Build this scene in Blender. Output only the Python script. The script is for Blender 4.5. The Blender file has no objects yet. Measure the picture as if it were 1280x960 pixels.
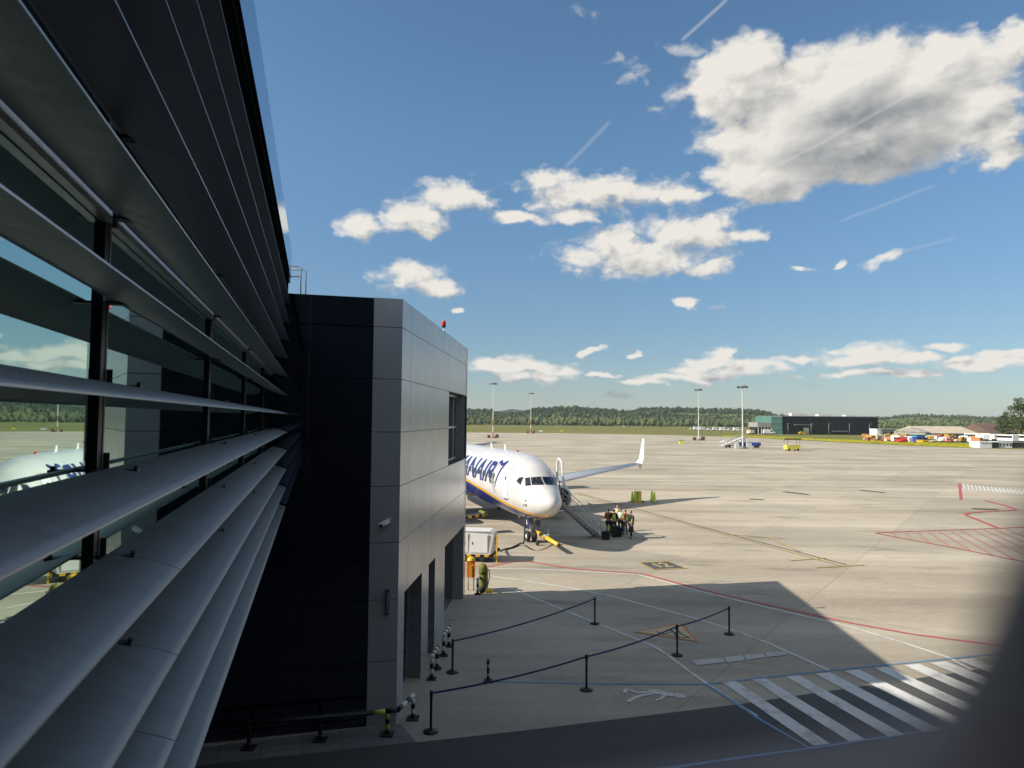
import bpy, bmesh, math, random
from mathutils import Vector, Matrix, noise
random.seed(7)
S = bpy.context.scene
COL = S.collection
RAD = math.radians
W = bpy.data.worlds.new("World"); S.world = W; W.use_nodes = True

# ------------------------------------------------------------------ camera
F = 880.0; H = 7.55; KS = H / 7.2
PITCH = math.atan(43.6 / F); ROLL = RAD(0.5)
fw = Vector((0, math.cos(PITCH), math.sin(PITCH)))
u0 = Vector((0, -math.sin(PITCH), math.cos(PITCH)))
R_ = math.cos(ROLL) * Vector((1, 0, 0)) + math.sin(ROLL) * u0
U_ = math.cos(ROLL) * u0 - math.sin(ROLL) * Vector((1, 0, 0))
EYE = Vector((0, 0, H))
cam_d = bpy.data.cameras.new("camera"); cam = bpy.data.objects.new("camera", cam_d); COL.objects.link(cam)
m = Matrix.Identity(4)
for i in range(3):
    m[i][0] = R_[i]; m[i][1] = U_[i]; m[i][2] = -fw[i]; m[i][3] = EYE[i]
cam.matrix_world = m
cam_d.sensor_width = 36; cam_d.lens = F / 1280 * 36
cam_d.clip_start = 0.01; cam_d.clip_end = 20000
cam_d.dof.use_dof = True; cam_d.dof.focus_distance = 45; cam_d.dof.aperture_fstop = cam_d.lens / 4.6
S.camera = cam

def ray(x, y):
    return R_ * ((x - 640) / F) - U_ * ((y - 480) / F) + fw
def at(x, y, z=0.0):                       # ground point seen at photograph position x, y
    d = ray(x, y); return EYE + d * ((z - H) / d.z)
def onplane(x, y, P0, n):
    d = ray(x, y); return EYE + d * ((P0 - EYE).dot(n) / d.dot(n))
def far(x, y, Y):                          # point at forward distance Y
    d = ray(x, y); return EYE + d * (Y / d.y)

# ------------------------------------------------------------------ materials
def newmat(name):
    mt = bpy.data.materials.new(name); mt.use_nodes = True
    nt = mt.node_tree; b = nt.nodes['Principled BSDF']; return mt, nt, b
def nd(nt, t, **kw):
    n = nt.nodes.new(t)
    for k, v in kw.items():
        if k.startswith('i_'):
            k2 = k[2:]; n.inputs[int(k2) if k2.isdigit() else k2].default_value = v
        else: setattr(n, k, v)
    return n
def c4(c): return (c[0], c[1], c[2], 1)
def mat(name, col, rough=0.5, metal=0.0, var=0.12, scale=6.0, bump=0.0, spec=0.5, coat=0.0, detail=5):
    mt, nt, b = newmat(name)
    tc = nd(nt, 'ShaderNodeTexCoord'); nz = nd(nt, 'ShaderNodeTexNoise'); nz.inputs['Scale'].default_value = scale; nz.inputs['Detail'].default_value = detail
    nt.links.new(tc.outputs['Object'], nz.inputs['Vector'])
    mr = nd(nt, 'ShaderNodeMapRange', i_1=0.3, i_2=0.7, i_3=1 - var, i_4=1 + var); nt.links.new(nz.outputs['Fac'], mr.inputs[0])
    mx = nd(nt, 'ShaderNodeVectorMath', operation='SCALE'); mx.inputs[0].default_value = col[:3]; nt.links.new(mr.outputs[0], mx.inputs['Scale'])
    nt.links.new(mx.outputs[0], b.inputs['Base Color'])
    b.inputs['Roughness'].default_value = rough; b.inputs['Metallic'].default_value = metal
    b.inputs['Specular IOR Level'].default_value = spec; b.inputs['Coat Weight'].default_value = coat
    if bump:
        bp = nd(nt, 'ShaderNodeBump', i_Strength=bump, i_Distance=0.02); nt.links.new(nz.outputs['Fac'], bp.inputs['Height']); nt.links.new(bp.outputs[0], b.inputs['Normal'])
    return mt
M = {}
def louvre_mat():
    mt, nt, b = newmat('louvre_metal'); L = nt.links.new
    b.inputs['Metallic'].default_value = .45
    tc = nd(nt, 'ShaderNodeTexCoord'); mp = nd(nt, 'ShaderNodeMapping'); mp.inputs['Rotation'].default_value = (0, 0, RAD(-15.5)); mp.inputs['Scale'].default_value = (2.2, 14, 3); L(tc.outputs['Object'], mp.inputs[0])
    a = nd(nt, 'ShaderNodeTexNoise', i_Scale=1.); a.inputs['Detail'].default_value = 8; a.inputs['Roughness'].default_value = .7; L(mp.outputs[0], a.inputs['Vector'])
    f = nd(nt, 'ShaderNodeTexNoise', i_Scale=26.); f.inputs['Detail'].default_value = 6; f.inputs['Roughness'].default_value = .75; L(tc.outputs['Object'], f.inputs['Vector'])
    ad = nd(nt, 'ShaderNodeMath', operation='MULTIPLY_ADD', i_1=.5); L(f.outputs['Fac'], ad.inputs[0]); L(a.outputs['Fac'], ad.inputs[2])
    mr = nd(nt, 'ShaderNodeMapRange', i_1=.5, i_2=1.0, i_3=.86, i_4=1.12); L(ad.outputs[0], mr.inputs[0])
    sc = nd(nt, 'ShaderNodeVectorMath', operation='SCALE'); sc.inputs[0].default_value = (.31, .322, .33); L(mr.outputs[0], sc.inputs['Scale']); L(sc.outputs[0], b.inputs['Base Color'])
    m2 = nd(nt, 'ShaderNodeMapRange', i_1=.5, i_2=1.0, i_3=.42, i_4=.6); L(ad.outputs[0], m2.inputs[0]); L(m2.outputs[0], b.inputs['Roughness'])
    return mt
M['louvre'] = louvre_mat()
M['louvre_lip'] = mat('louvre_lip', (.42, .43, .44), .35, .7, .05, 3)
M['black'] = mat('black_metal', (.012, .013, .015), .45, .2)
M['rubber'] = mat('rubber', (.016, .016, .017), .7)
M['darkgrey'] = mat('dark_grey', (.06, .063, .068), .5, .2)
M['midgrey'] = mat('mid_grey', (.2, .205, .21), .5, .2)
M['alu'] = mat('aluminium', (.5, .51, .52), .38, .8)
M['white'] = mat('white_paint', (.78, .78, .76), .3, 0, .04, 2)
M['offwhite'] = mat('offwhite_paint', (.62, .61, .57), .45, 0, .12, 3)
M['yellow'] = mat('yellow_paint', (.72, .42, .02), .42, 0, .12, 5)
M['lime'] = mat('lime_hi_vis', (.42, .66, .04), .6, 0, .15, 9)
M['hiyellow'] = mat('yellow_hi_vis', (.75, .66, .08), .6, 0, .15, 9)
M['orange'] = mat('orange_paint', (.72, .2, .02), .5, 0, .1)
M['red'] = mat('red_paint', (.52, .03, .03), .45, 0, .1)
M['mast_red'] = mat('faded_red_paint', (.4, .16, .13), .6, 0, .15)
M['matt_black'] = mat('matt_black', (.004, .004, .004), 1, 0, .1, spec=0)
M['cone_lime'] = mat('cone_lime', (.62, .78, .06), .5, 0, .08)
M['navy'] = mat('navy_cloth', (.01, .03, .13), .6, 0, .6, 14)
M['blue'] = mat('blue_paint', (.02, .06, .35), .4, 0, .1)
M['teal'] = mat('teal_paint', (.03, .2, .3), .4, 0, .1)
M['olive'] = mat('olive_cover', (.16, .16, .03), .7, 0, .25, 8, .3)
M['dark_cloth'] = mat('dark_cloth', (.012, .013, .018), .8, 0, .3, 20)
M['red_cloth'] = mat('red_cloth', (.25, .035, .02), .8, 0, .25, 20)
M['rust_cloth'] = mat('rust_cloth', (.36, .085, .03), .8, 0, .25, 20)
M['white_cloth'] = mat('white_cloth', (.65, .63, .6), .8, 0, .1, 20)
M['grey_cloth'] = mat('grey_cloth', (.12, .12, .15), .8, 0, .2, 20)
M['skin'] = mat('skin', (.5, .29, .2), .5, 0, .06, 12)
M['hair'] = mat('dark_hair', (.014, .01, .008), .6, 0, .3, 60)
M['tan'] = mat('tan_roof', (.5, .43, .31), .8, 0, .15, .5)
M['brown'] = mat('brown_roof', (.13, .08, .06), .8, 0, .2, .5)
M['stone'] = mat('grey_render', (.3, .29, .26), .8, 0, .15, .3)
M['bark'] = mat('bark', (.09, .065, .045), .9, 0, .3, 4, .5)
M['soffit'] = mat('soffit', (.02, .021, .023), .6, .1)
M['redlamp'] = mat('red_lamp_lens', (.6, .015, .012), .2, 0, .05)
M['bollard_white'] = mat('bollard_white', (.62, .62, .56), .5, 0, .15, 20)
M['bollard_yellow'] = mat('bollard_yellow', (.5, .47, .06), .5, 0, .15, 20)
M['gasket'] = mat('window_rubber', (.66, .55, .54), .75, 0, .15, 40)

def glass_mat(name, tint, base, refl):
    mt, nt, b = newmat(name)
    b.inputs['Base Color'].default_value = c4(base); b.inputs['Roughness'].default_value = .03; b.inputs['IOR'].default_value = 1.5
    g = nd(nt, 'ShaderNodeBsdfGlossy'); g.inputs['Color'].default_value = c4(tint); g.inputs['Roughness'].default_value = .012
    tc = nd(nt, 'ShaderNodeTexCoord'); nz = nd(nt, 'ShaderNodeTexNoise', i_Scale=.5); nt.links.new(tc.outputs['Object'], nz.inputs['Vector'])
    bp = nd(nt, 'ShaderNodeBump', i_Strength=.03, i_Distance=.02); nt.links.new(nz.outputs['Fac'], bp.inputs['Height']); nt.links.new(bp.outputs[0], g.inputs['Normal'])
    mx = nd(nt, 'ShaderNodeMixShader', i_Fac=refl)
    nt.links.new(b.outputs[0], mx.inputs[1]); nt.links.new(g.outputs[0], mx.inputs[2])
    nt.links.new(mx.outputs[0], nt.nodes['Material Output'].inputs['Surface']); return mt
M['mirror_glass'] = glass_mat('coated_glass', (.62, .80, .72), (.004, .008, .008), .82)
M['dark_glass'] = glass_mat('dark_glass', (.5, .66, .95), (.003, .004, .007), .11)
M['fascia_glass'] = glass_mat('fascia_glass', (.72, .8, .86), (.03, .04, .05), .75)
M['blue_glass'] = glass_mat('window_glass', (.6, .75, .8), (.012, .02, .026), .3)
M['black_glass'] = glass_mat('cockpit_glass', (.6, .6, .6), (.008, .008, .009), .12)

def cladding_mat():
    mt, nt, b = newmat('grey_cladding')
    b.inputs['Metallic'].default_value = .3; b.inputs['Roughness'].default_value = .27
    tc = nd(nt, 'ShaderNodeTexCoord')
    nz = nd(nt, 'ShaderNodeTexNoise', i_Scale=.8); nz.inputs['Detail'].default_value = 6
    nt.links.new(tc.outputs['Object'], nz.inputs['Vector'])
    mp = nd(nt, 'ShaderNodeMapping'); mp.inputs['Scale'].default_value = (7, 7, .5); nt.links.new(tc.outputs['Object'], mp.inputs[0])
    n2 = nd(nt, 'ShaderNodeTexNoise', i_Scale=1.0); n2.inputs['Detail'].default_value = 5; nt.links.new(mp.outputs[0], n2.inputs['Vector'])
    ad = nd(nt, 'ShaderNodeMath', operation='MULTIPLY_ADD', i_1=.35); nt.links.new(n2.outputs['Fac'], ad.inputs[0]); nt.links.new(nz.outputs['Fac'], ad.inputs[2])
    mr = nd(nt, 'ShaderNodeMapRange', i_1=.4, i_2=1., i_3=.88, i_4=1.1); nt.links.new(ad.outputs[0], mr.inputs[0])
    sc = nd(nt, 'ShaderNodeVectorMath', operation='SCALE'); sc.inputs[0].default_value = (.47, .475, .475); nt.links.new(mr.outputs[0], sc.inputs['Scale'])
    nt.links.new(sc.outputs[0], b.inputs['Base Color'])
    bz = nd(nt, 'ShaderNodeTexNoise', i_Scale=.7); nt.links.new(tc.outputs['Object'], bz.inputs['Vector'])
    bp = nd(nt, 'ShaderNodeBump', i_Strength=.12, i_Distance=.04); nt.links.new(bz.outputs['Fac'], bp.inputs['Height']); nt.links.new(bp.outputs[0], b.inputs['Normal'])
    return mt
M['clad'] = cladding_mat()

def ground_mat(name, c1, c2, joint=None, ang=0.0, wear=1.0):
    mt, nt, b = newmat(name); b.inputs['Roughness'].default_value = .85; b.inputs['Specular IOR Level'].default_value = .25
    L = nt.links.new
    tc = nd(nt, 'ShaderNodeTexCoord')
    big = nd(nt, 'ShaderNodeTexNoise', i_Scale=.06); big.inputs['Detail'].default_value = 8; big.inputs['Roughness'].default_value = .62
    L(tc.outputs['Object'], big.inputs['Vector'])
    mp = nd(nt, 'ShaderNodeMapping'); mp.inputs['Scale'].default_value = (.022, .22, 1); mp.inputs['Rotation'].default_value = (0, 0, RAD(-8)); L(tc.outputs['Object'], mp.inputs[0])
    st = nd(nt, 'ShaderNodeTexNoise', i_Scale=1.); st.inputs['Detail'].default_value = 7; st.inputs['Roughness'].default_value = .65; L(mp.outputs[0], st.inputs['Vector'])
    fine = nd(nt, 'ShaderNodeTexNoise', i_Scale=3.); fine.inputs['Detail'].default_value = 9; fine.inputs['Roughness'].default_value = .7; L(tc.outputs['Object'], fine.inputs['Vector'])
    a1 = nd(nt, 'ShaderNodeMath', operation='MULTIPLY_ADD', i_1=1.5); L(st.outputs['Fac'], a1.inputs[0]); L(big.outputs['Fac'], a1.inputs[2])
    a2 = nd(nt, 'ShaderNodeMath', operation='MULTIPLY_ADD', i_1=.45); L(fine.outputs['Fac'], a2.inputs[0]); L(a1.outputs[0], a2.inputs[2])
    mr = nd(nt, 'ShaderNodeMapRange', i_1=1.15, i_2=1.8, i_3=0., i_4=1.); L(a2.outputs[0], mr.inputs[0])
    mx = nd(nt, 'ShaderNodeMix', data_type='RGBA'); mx.inputs[6].default_value = c4(c1); mx.inputs[7].default_value = c4(c2); L(mr.outputs[0], mx.inputs[0])
    out = mx.outputs[2]
    # oil and tyre stains
    sp = nd(nt, 'ShaderNodeTexNoise', i_Scale=.35); sp.inputs['Detail'].default_value = 6; sp.inputs['Roughness'].default_value = .6
    mp3 = nd(nt, 'ShaderNodeMapping'); mp3.inputs['Scale'].default_value = (.5, 1.6, 1); mp3.inputs['Location'].default_value = (31, 17, 3); L(tc.outputs['Object'], mp3.inputs[0]); L(mp3.outputs[0], sp.inputs['Vector'])
    m2 = nd(nt, 'ShaderNodeMapRange', i_1=.58, i_2=.74, i_3=0., i_4=.62 * wear); L(sp.outputs['Fac'], m2.inputs[0])
    mx2 = nd(nt, 'ShaderNodeMix', data_type='RGBA'); mx2.inputs[7].default_value = c4([v * .35 for v in c1]); L(out, mx2.inputs[6]); L(m2.outputs[0], mx2.inputs[0]); out = mx2.outputs[2]
    if joint:
        mj = nd(nt, 'ShaderNodeMapping'); mj.inputs['Rotation'].default_value = (0, 0, ang); L(tc.outputs['Object'], mj.inputs[0])
        br = nd(nt, 'ShaderNodeTexBrick', offset=0.0, offset_frequency=1, i_Scale=1.0); br.inputs['Mortar Size'].default_value = .022; br.inputs['Mortar Smooth'].default_value = .2
        br.inputs['Brick Width'].default_value = joint[0]; br.inputs['Row Height'].default_value = joint[1]; br.inputs['Bias'].default_value = 0
        br.inputs['Color1'].default_value = (.88, .885, .89, 1); br.inputs['Color2'].default_value = (1.07, 1.06, 1.04, 1); br.inputs['Mortar'].default_value = (.70, .69, .67, 1)
        L(mj.outputs[0], br.inputs['Vector'])
        mm = nd(nt, 'ShaderNodeMix', data_type='RGBA', blend_type='MULTIPLY'); mm.inputs[0].default_value = 1; L(out, mm.inputs[6]); L(br.outputs['Color'], mm.inputs[7]); out = mm.outputs[2]
    L(out, b.inputs['Base Color'])
    bp = nd(nt, 'ShaderNodeBump', i_Strength=.25, i_Distance=.01); L(fine.outputs['Fac'], bp.inputs['Height']); L(bp.outputs[0], b.inputs['Normal'])
    return mt
M['apron'] = ground_mat('apron_concrete', (.285, .243, .185), (.53, .467, .36), (7.5, 7.5), RAD(36))
M['asphalt'] = ground_mat('asphalt', (.062, .06, .058), (.11, .107, .1), None, 0, .5)
M['walk'] = ground_mat('walkway_asphalt', (.29, .255, .205), (.49, .44, .36), None, 0, .7)
M['paving'] = ground_mat('paving', (.16, .16, .155), (.22, .215, .2), (.9, .9), RAD(-16))

def paint_mat(name, col, wear=.5):
    mt, nt, b = newmat(name); b.inputs['Roughness'].default_value = .7
    tc = nd(nt, 'ShaderNodeTexCoord'); nz = nd(nt, 'ShaderNodeTexNoise', i_Scale=1.7); nz.inputs['Detail'].default_value = 10; nz.inputs['Roughness'].default_value = .72
    nt.links.new(tc.outputs['Object'], nz.inputs['Vector'])
    mr = nd(nt, 'ShaderNodeMapRange', i_1=.5, i_2=.68, i_3=0., i_4=wear); nt.links.new(nz.outputs['Fac'], mr.inputs[0])
    mx = nd(nt, 'ShaderNodeMix', data_type='RGBA'); mx.inputs[6].default_value = c4(col); mx.inputs[7].default_value = (.22, .2, .17, 1)
    nt.links.new(mr.outputs[0], mx.inputs[0]); nt.links.new(mx.outputs[2], b.inputs['Base Color']); return mt
M['p_white'] = paint_mat('white_marking', (.62, .61, .57), .75)
M['p_white_worn'] = paint_mat('worn_white_marking', (.5, .48, .43), .8)
M['p_red'] = paint_mat('red_marking', (.46, .07, .065), .6)
M['p_red_worn'] = paint_mat('worn_red_marking', (.44, .2, .16), .75)
M['p_blue'] = paint_mat('blue_marking', (.12, .25, .4), .5)
M['p_yellow'] = paint_mat('yellow_marking', (.42, .33, .11), .9)
M['p_black'] = paint_mat('black_marking', (.06, .058, .052), .7)
M['p_cream'] = paint_mat('cream_marking', (.58, .44, .24), .4)
M['p_orange'] = paint_mat('orange_marking', (.52, .2, .07), .4)

def field_mat(name, cols, scale=(.004, .03, 1), base=.85):
    mt, nt, b = newmat(name); b.inputs['Roughness'].default_value = .95; b.inputs['Specular IOR Level'].default_value = .1
    tc = nd(nt, 'ShaderNodeTexCoord'); mp = nd(nt, 'ShaderNodeMapping'); mp.inputs['Scale'].default_value = scale; nt.links.new(tc.outputs['Object'], mp.inputs[0])
    nz = nd(nt, 'ShaderNodeTexNoise', i_Scale=1.); nz.inputs['Detail'].default_value = 8; nz.inputs['Roughness'].default_value = .65; nt.links.new(mp.outputs[0], nz.inputs['Vector'])
    cr = nd(nt, 'ShaderNodeValToRGB'); cr.color_ramp.elements[0].position = .3; cr.color_ramp.elements[1].position = .7
    for i, c in enumerate(cols):
        if i == 0: cr.color_ramp.elements[0].color = c4(c)
        elif i == len(cols) - 1: cr.color_ramp.elements[-1].color = c4(c)
        else:
            e = cr.color_ramp.elements.new(.3 + .4 * i / (len(cols) - 1)); e.color = c4(c)
    nt.links.new(nz.outputs['Fac'], cr.inputs[0]); nt.links.new(cr.outputs[0], b.inputs['Base Color']); return mt
M['field'] = field_mat('meadow_grass', [(.09, .12, .03), (.17, .17, .05), (.24, .19, .07)], (.012, .05, 1))
M['hill'] = field_mat('hillside', [(.07, .10, .03), (.12, .15, .05), (.19, .195, .085)], (.006, .012, 1))
M['flowers'] = field_mat('yellow_flowers', [(.13, .16, .03), (.36, .33, .03), (.55, .46, .04)], (.05, .5, 1))

def leaf_mat(name, a, b_, attr=True):
    mt, nt, b = newmat(name); b.inputs['Roughness'].default_value = .8; b.inputs['Specular IOR Level'].default_value = .15
    at_ = nd(nt, 'ShaderNodeAttribute', attribute_name='tone'); cr = nd(nt, 'ShaderNodeMix', data_type='RGBA')
    cr.inputs[6].default_value = c4(a); cr.inputs[7].default_value = c4(b_)
    nt.links.new(at_.outputs['Fac'], cr.inputs[0]); nt.links.new(cr.outputs[2], b.inputs['Base Color']); return mt
M['wood'] = leaf_mat('wood_foliage', (.026, .046, .016), (.12, .145, .055))
M['leaf'] = leaf_mat('tree_foliage', (.04, .065, .018), (.12, .15, .05))

# ------------------------------------------------------------------ mesh builder
class MB:
    def __init__(s): s.v = []; s.f = []; s.mi = []; s.cur = 0; s.sm = []
    def add(s, vs, fs, smooth=False):
        o = len(s.v); s.v += [tuple(v) for v in vs]
        for f in fs: s.f.append([o + i for i in f]); s.mi.append(s.cur); s.sm.append(smooth)
        return s
    def box(s, c, d, rz=0.0, rx=None):
        c = Vector(c); Rm = rx if rx is not None else Matrix.Rotation(rz, 3, 'Z')
        vs = [c + Rm @ Vector((sx * d[0] / 2, sy * d[1] / 2, sz * d[2] / 2)) for sz in (-1, 1) for sy in (-1, 1) for sx in (-1, 1)]
        return s.add(vs, [(0, 2, 3, 1), (4, 5, 7, 6), (0, 1, 5, 4), (2, 6, 7, 3), (0, 4, 6, 2), (1, 3, 7, 5)])
    def obox(s, o, ex, ey, ez):           # corner + three edge vectors
        o, ex, ey, ez = map(Vector, (o, ex, ey, ez))
        vs = [o, o + ex, o + ey, o + ex + ey, o + ez, o + ex + ez, o + ey + ez, o + ex + ey + ez]
        fs = [(0, 2, 3, 1), (4, 5, 7, 6), (0, 1, 5, 4), (2, 6, 7, 3), (0, 4, 6, 2), (1, 3, 7, 5)]
        if ex.cross(ey).dot(ez) < 0: fs = [f[::-1] for f in fs]
        return s.add(vs, fs)
    def tube(s, pts, r, n=10, cap=True, smooth=True, rs=None):
        pts = [Vector(p) for p in pts]; k = len(pts); vs = []; prev = None
        for i, p in enumerate(pts):
            t = (pts[min(i + 1, k - 1)] - pts[max(i - 1, 0)]).normalized()
            a = prev if prev is not None else (Vector((0, 0, 1)) if abs(t.z) < .9 else Vector((1, 0, 0)))
            a = (a - t * a.dot(t)).normalized(); b = t.cross(a); prev = a
            rr = rs[i] if rs else r
            vs += [p + (a * math.cos(2 * math.pi * j / n) + b * math.sin(2 * math.pi * j / n)) * rr for j in range(n)]
        fs = [(i * n + j, i * n + (j + 1) % n, (i + 1) * n + (j + 1) % n, (i + 1) * n + j) for i in range(k - 1) for j in range(n)]
        s.add(vs, fs, smooth)
        if cap:
            o = len(s.v) - len(vs)
            s.f.append([o + j for j in range(n)][::-1]); s.f.append([o + (k - 1) * n + j for j in range(n)]); s.mi += [s.cur] * 2; s.sm += [False] * 2
        return s
    def lathe(s, prof, c=(0, 0, 0), axis='Z', n=24, smooth=True):   # prof: (radius, height)
        c = Vector(c); vs = []
        for r, h in prof:
            for j in range(n):
                a = 2 * math.pi * j / n; x, y = r * math.cos(a), r * math.sin(a)
                vs.append(c + (Vector((x, y, h)) if axis == 'Z' else Vector((h, x, y)) if axis == 'X' else Vector((y, h, x))))
        fs = [(i * n + j, i * n + (j + 1) % n, (i + 1) * n + (j + 1) % n, (i + 1) * n + j) for i in range(len(prof) - 1) for j in range(n)]
        return s.add(vs, fs, smooth)
    def prism(s, poly, ext):
        poly = [Vector(p) for p in poly]; e = Vector(ext); n = len(poly)
        nr = Vector()
        for i in range(n): nr += (poly[i] - poly[0]).cross(poly[(i + 1) % n] - poly[0])
        if nr.dot(e) < 0: poly = poly[::-1]
        vs = poly + [p + e for p in poly]
        return s.add(vs, [tuple(range(n))[::-1], tuple(range(n, 2 * n))] + [(i, (i + 1) % n, n + (i + 1) % n, n + i) for i in range(n)])
    def build(s, name, mats, parent=None, world=False, auto=None):
        if not isinstance(mats, (list, tuple)): mats = [mats]
        me = bpy.data.meshes.new(name)
        vs = s.v
        if world and parent is not None:
            inv = WM[parent.name].inverted(); vs = [tuple(inv @ Vector(v)) for v in vs]
        me.from_pydata(vs, [], s.f)
        for mt in mats: me.materials.append(mt)
        for p, i, q in zip(me.polygons, s.mi, s.sm): p.material_index = i; p.use_smooth = q
        me.update()
        o = bpy.data.objects.new(name, me); COL.objects.link(o)
        if parent is not None: o.parent = parent
        return o
WM = {}
def empty(name, loc=(0, 0, 0), rz=0.0):
    o = bpy.data.objects.new(name, None); COL.objects.link(o); o.location = loc; o.rotation_euler = (0, 0, rz); o.empty_display_size = .2
    WM[o.name] = Matrix.Translation(Vector(loc)) @ Matrix.Rotation(rz, 4, 'Z'); return o
def tag(o, label=None, cat=None, group=None, kind=None):
    if label: o['label'] = label
    if cat: o['category'] = cat
    if group: o['group'] = group
    if kind: o['kind'] = kind
    return o
def thing(name, label, cat, loc=(0, 0, 0), rz=0.0, group=None): return tag(empty(name, loc, rz), label, cat, group)
def copy_tree(o, loc=None, rz=None, label=None):
    def rec(q, par):
        c = q.copy(); COL.objects.link(c)
        if par is not None: c.parent = par
        for ch in list(q.children): rec(ch, c)
        return c
    r = rec(o, None)
    if loc is not None: r.location = loc
    if rz is not None: r.rotation_euler = (0, 0, rz)
    WM[r.name] = Matrix.Translation(r.location) @ Matrix.Rotation(r.rotation_euler.z, 4, 'Z')
    if label: r['label'] = label
    return r

# ================================================================== SETTING: ground
def sheet(name, pts, z, mt, parent=None, kind='structure'):
    o = MB().add([(p[0], p[1], z) for p in pts], [tuple(range(len(pts)))]).build(name, mt, parent)
    me = o.data
    if me.polygons[0].normal.z < 0: me.flip_normals()
    if parent is None: o['kind'] = kind
    return o
def P(x, y): v = at(x, y); return (v.x, v.y)

sheet('ground', [(-2900, -280), (2900, -280), (2900, 3900), (-2900, 3900)], 0.0, M['field'])
edge = [P(420, 539), P(590, 540.5), P(700, 541.5), P(800, 543), P(880, 545), P(945, 547.3), P(1040, 552.6), P(1130, 557.0), P(1222, 560.5), P(1330, 563)]
apron = sheet('apron', [(-420, -120), (240, -120), (260, 60)] + edge[::-1] + [(-420, edge[0][1])], .004, M['apron'])
ap2 = [P(250, 957), P(520, 928.5), P(660, 913), P(790, 897), P(920, 881), P(1040, 863.5), P(1210, 839), P(1400, 812)]
e2 = Vector(ap2[-1]) + (Vector(ap2[-1]) - Vector(ap2[-2])) * 12
e1 = Vector(ap2[0]) - (Vector(ap2[1]) - Vector(ap2[0])) * 6
road = sheet('road', [tuple(e1)] + ap2 + [tuple(e2), (e2.x + 6, e2.y - 16), (2, -6), (-9, -4)], .008, M['asphalt'])
strip = [P(457, 915), P(512, 928.5), P(520, 928.5), P(250, 957), tuple(e1 + Vector((0, .02)))]
sheet('paving_strip', [P(500, 905), P(521, 928.2), P(250, 956.6), tuple(e1), (e1.x - .1, e1.y + 1.4), P(250, 935)], .012, M['paving'])
# smoother walkway surface beside the terminal, in the building's shade
sheet('walkway', [P(500, 905)] + [P(521, 928.3), P(660, 912.8), P(790, 896.8)] + [P(718, 822), P(664, 768), P(612, 770), P(584, 752)], .008, M['walk'])

mark_z = [0.014]
def ribbon(pts, w, mt, name, label=None):
    """painted line of width w metres along photograph points"""
    pts = [Vector(P(*p)) for p in pts]; L, Rr = [], []
    for i, p in enumerate(pts):
        t = pts[min(i + 1, len(pts) - 1)] - pts[max(i - 1, 0)]; t.normalize(); nn = Vector((-t.y, t.x)) * (w / 2)
        L.append(p + nn); Rr.append(p - nn)
    mb = MB(); z = mark_z[0]; k = len(pts)
    mb.add([(p.x, p.y, z) for p in L] + [(p.x, p.y, z) for p in Rr], [(i, k + i, k + i + 1, i + 1) for i in range(k - 1)])
    o = mb.build(name, mt, apron)
    if o.data.polygons[0].normal.z < 0: o.data.flip_normals()
    if label: o['label'] = label
    mark_z[0] += .0005
    return o
def smoothpts(pts, n=6):
    out = []; k = len(pts)
    for i in range(k - 1):
        p0, p1, p2, p3 = [Vector(pts[max(0, min(k - 1, j))]) for j in (i - 1, i, i + 1, i + 2)]
        for q in range(n):
            t = q / n
            out.append(tuple(.5 * ((2 * p1) + (p2 - p0) * t + (2 * p0 - 5 * p1 + 4 * p2 - p3) * t * t + (3 * p1 - p0 - 3 * p2 + p3) * t ** 3)))
    out.append(tuple(pts[-1])); return out
def patchpx(polys, mt, name, label=None):
    mb = MB(); z = mark_z[0]
    for q in polys:
        vs = [(*P(*p), z) for p in q]
        a = sum(vs[i][0] * vs[(i + 1) % len(vs)][1] - vs[(i + 1) % len(vs)][0] * vs[i][1] for i in range(len(vs)))
        mb.add(vs if a > 0 else vs[::-1], [tuple(range(len(vs)))])
    o = mb.build(name, mt, apron); mark_z[0] += .0005
    if label: o['label'] = label
    return o
ribbon(smoothpts([(582, 706), (604, 709), (622, 706), (645, 702.3), (662, 702.5)]) + [(720, 711.5), (798, 716.8), (806, 718), (880, 738), (960, 756.5), (1060, 778.5), (1140, 793), (1240, 806), (1400, 822)], .17, M['p_red'], 'red_line')
ribbon([(604, 711), (660, 711.5), (720, 714), (798, 718.6), (880, 740.7), (960, 759.8), (1060, 783), (1130, 804), (1185, 822), (1216, 838)], .13, M['p_white'], 'white_line')
ribbon([(612, 720), (705, 733.8), (772, 747), (791, 752.5), (872, 774), (911, 786.5), (960, 804), (1038, 839)], .12, M['p_white'], 'white_line')
ribbon([(620, 735)] + smoothpts([(636, 735.5), (650, 740.5), (700, 761), (754, 783), (800, 801), (816, 808), (832, 817.5), (872, 847), (916, 877), (946, 896)]), .12, M['p_white'], 'white_line')
ribbon([(616, 853), (747, 855), (885, 855.8), (960, 847), (1040, 838.3), (1180, 824.5), (1300, 812)], .09, M['p_blue'], 'blue_line')
ribbon([(884, 857), (930, 886), (946, 897.5), (1012, 936), (900, 951.5), (800, 966)], .1, M['p_blue'], 'blue_line')
ribbon([(1012, 936), (1100, 923), (1250, 900)], .1, M['p_blue'], 'blue_line')
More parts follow.
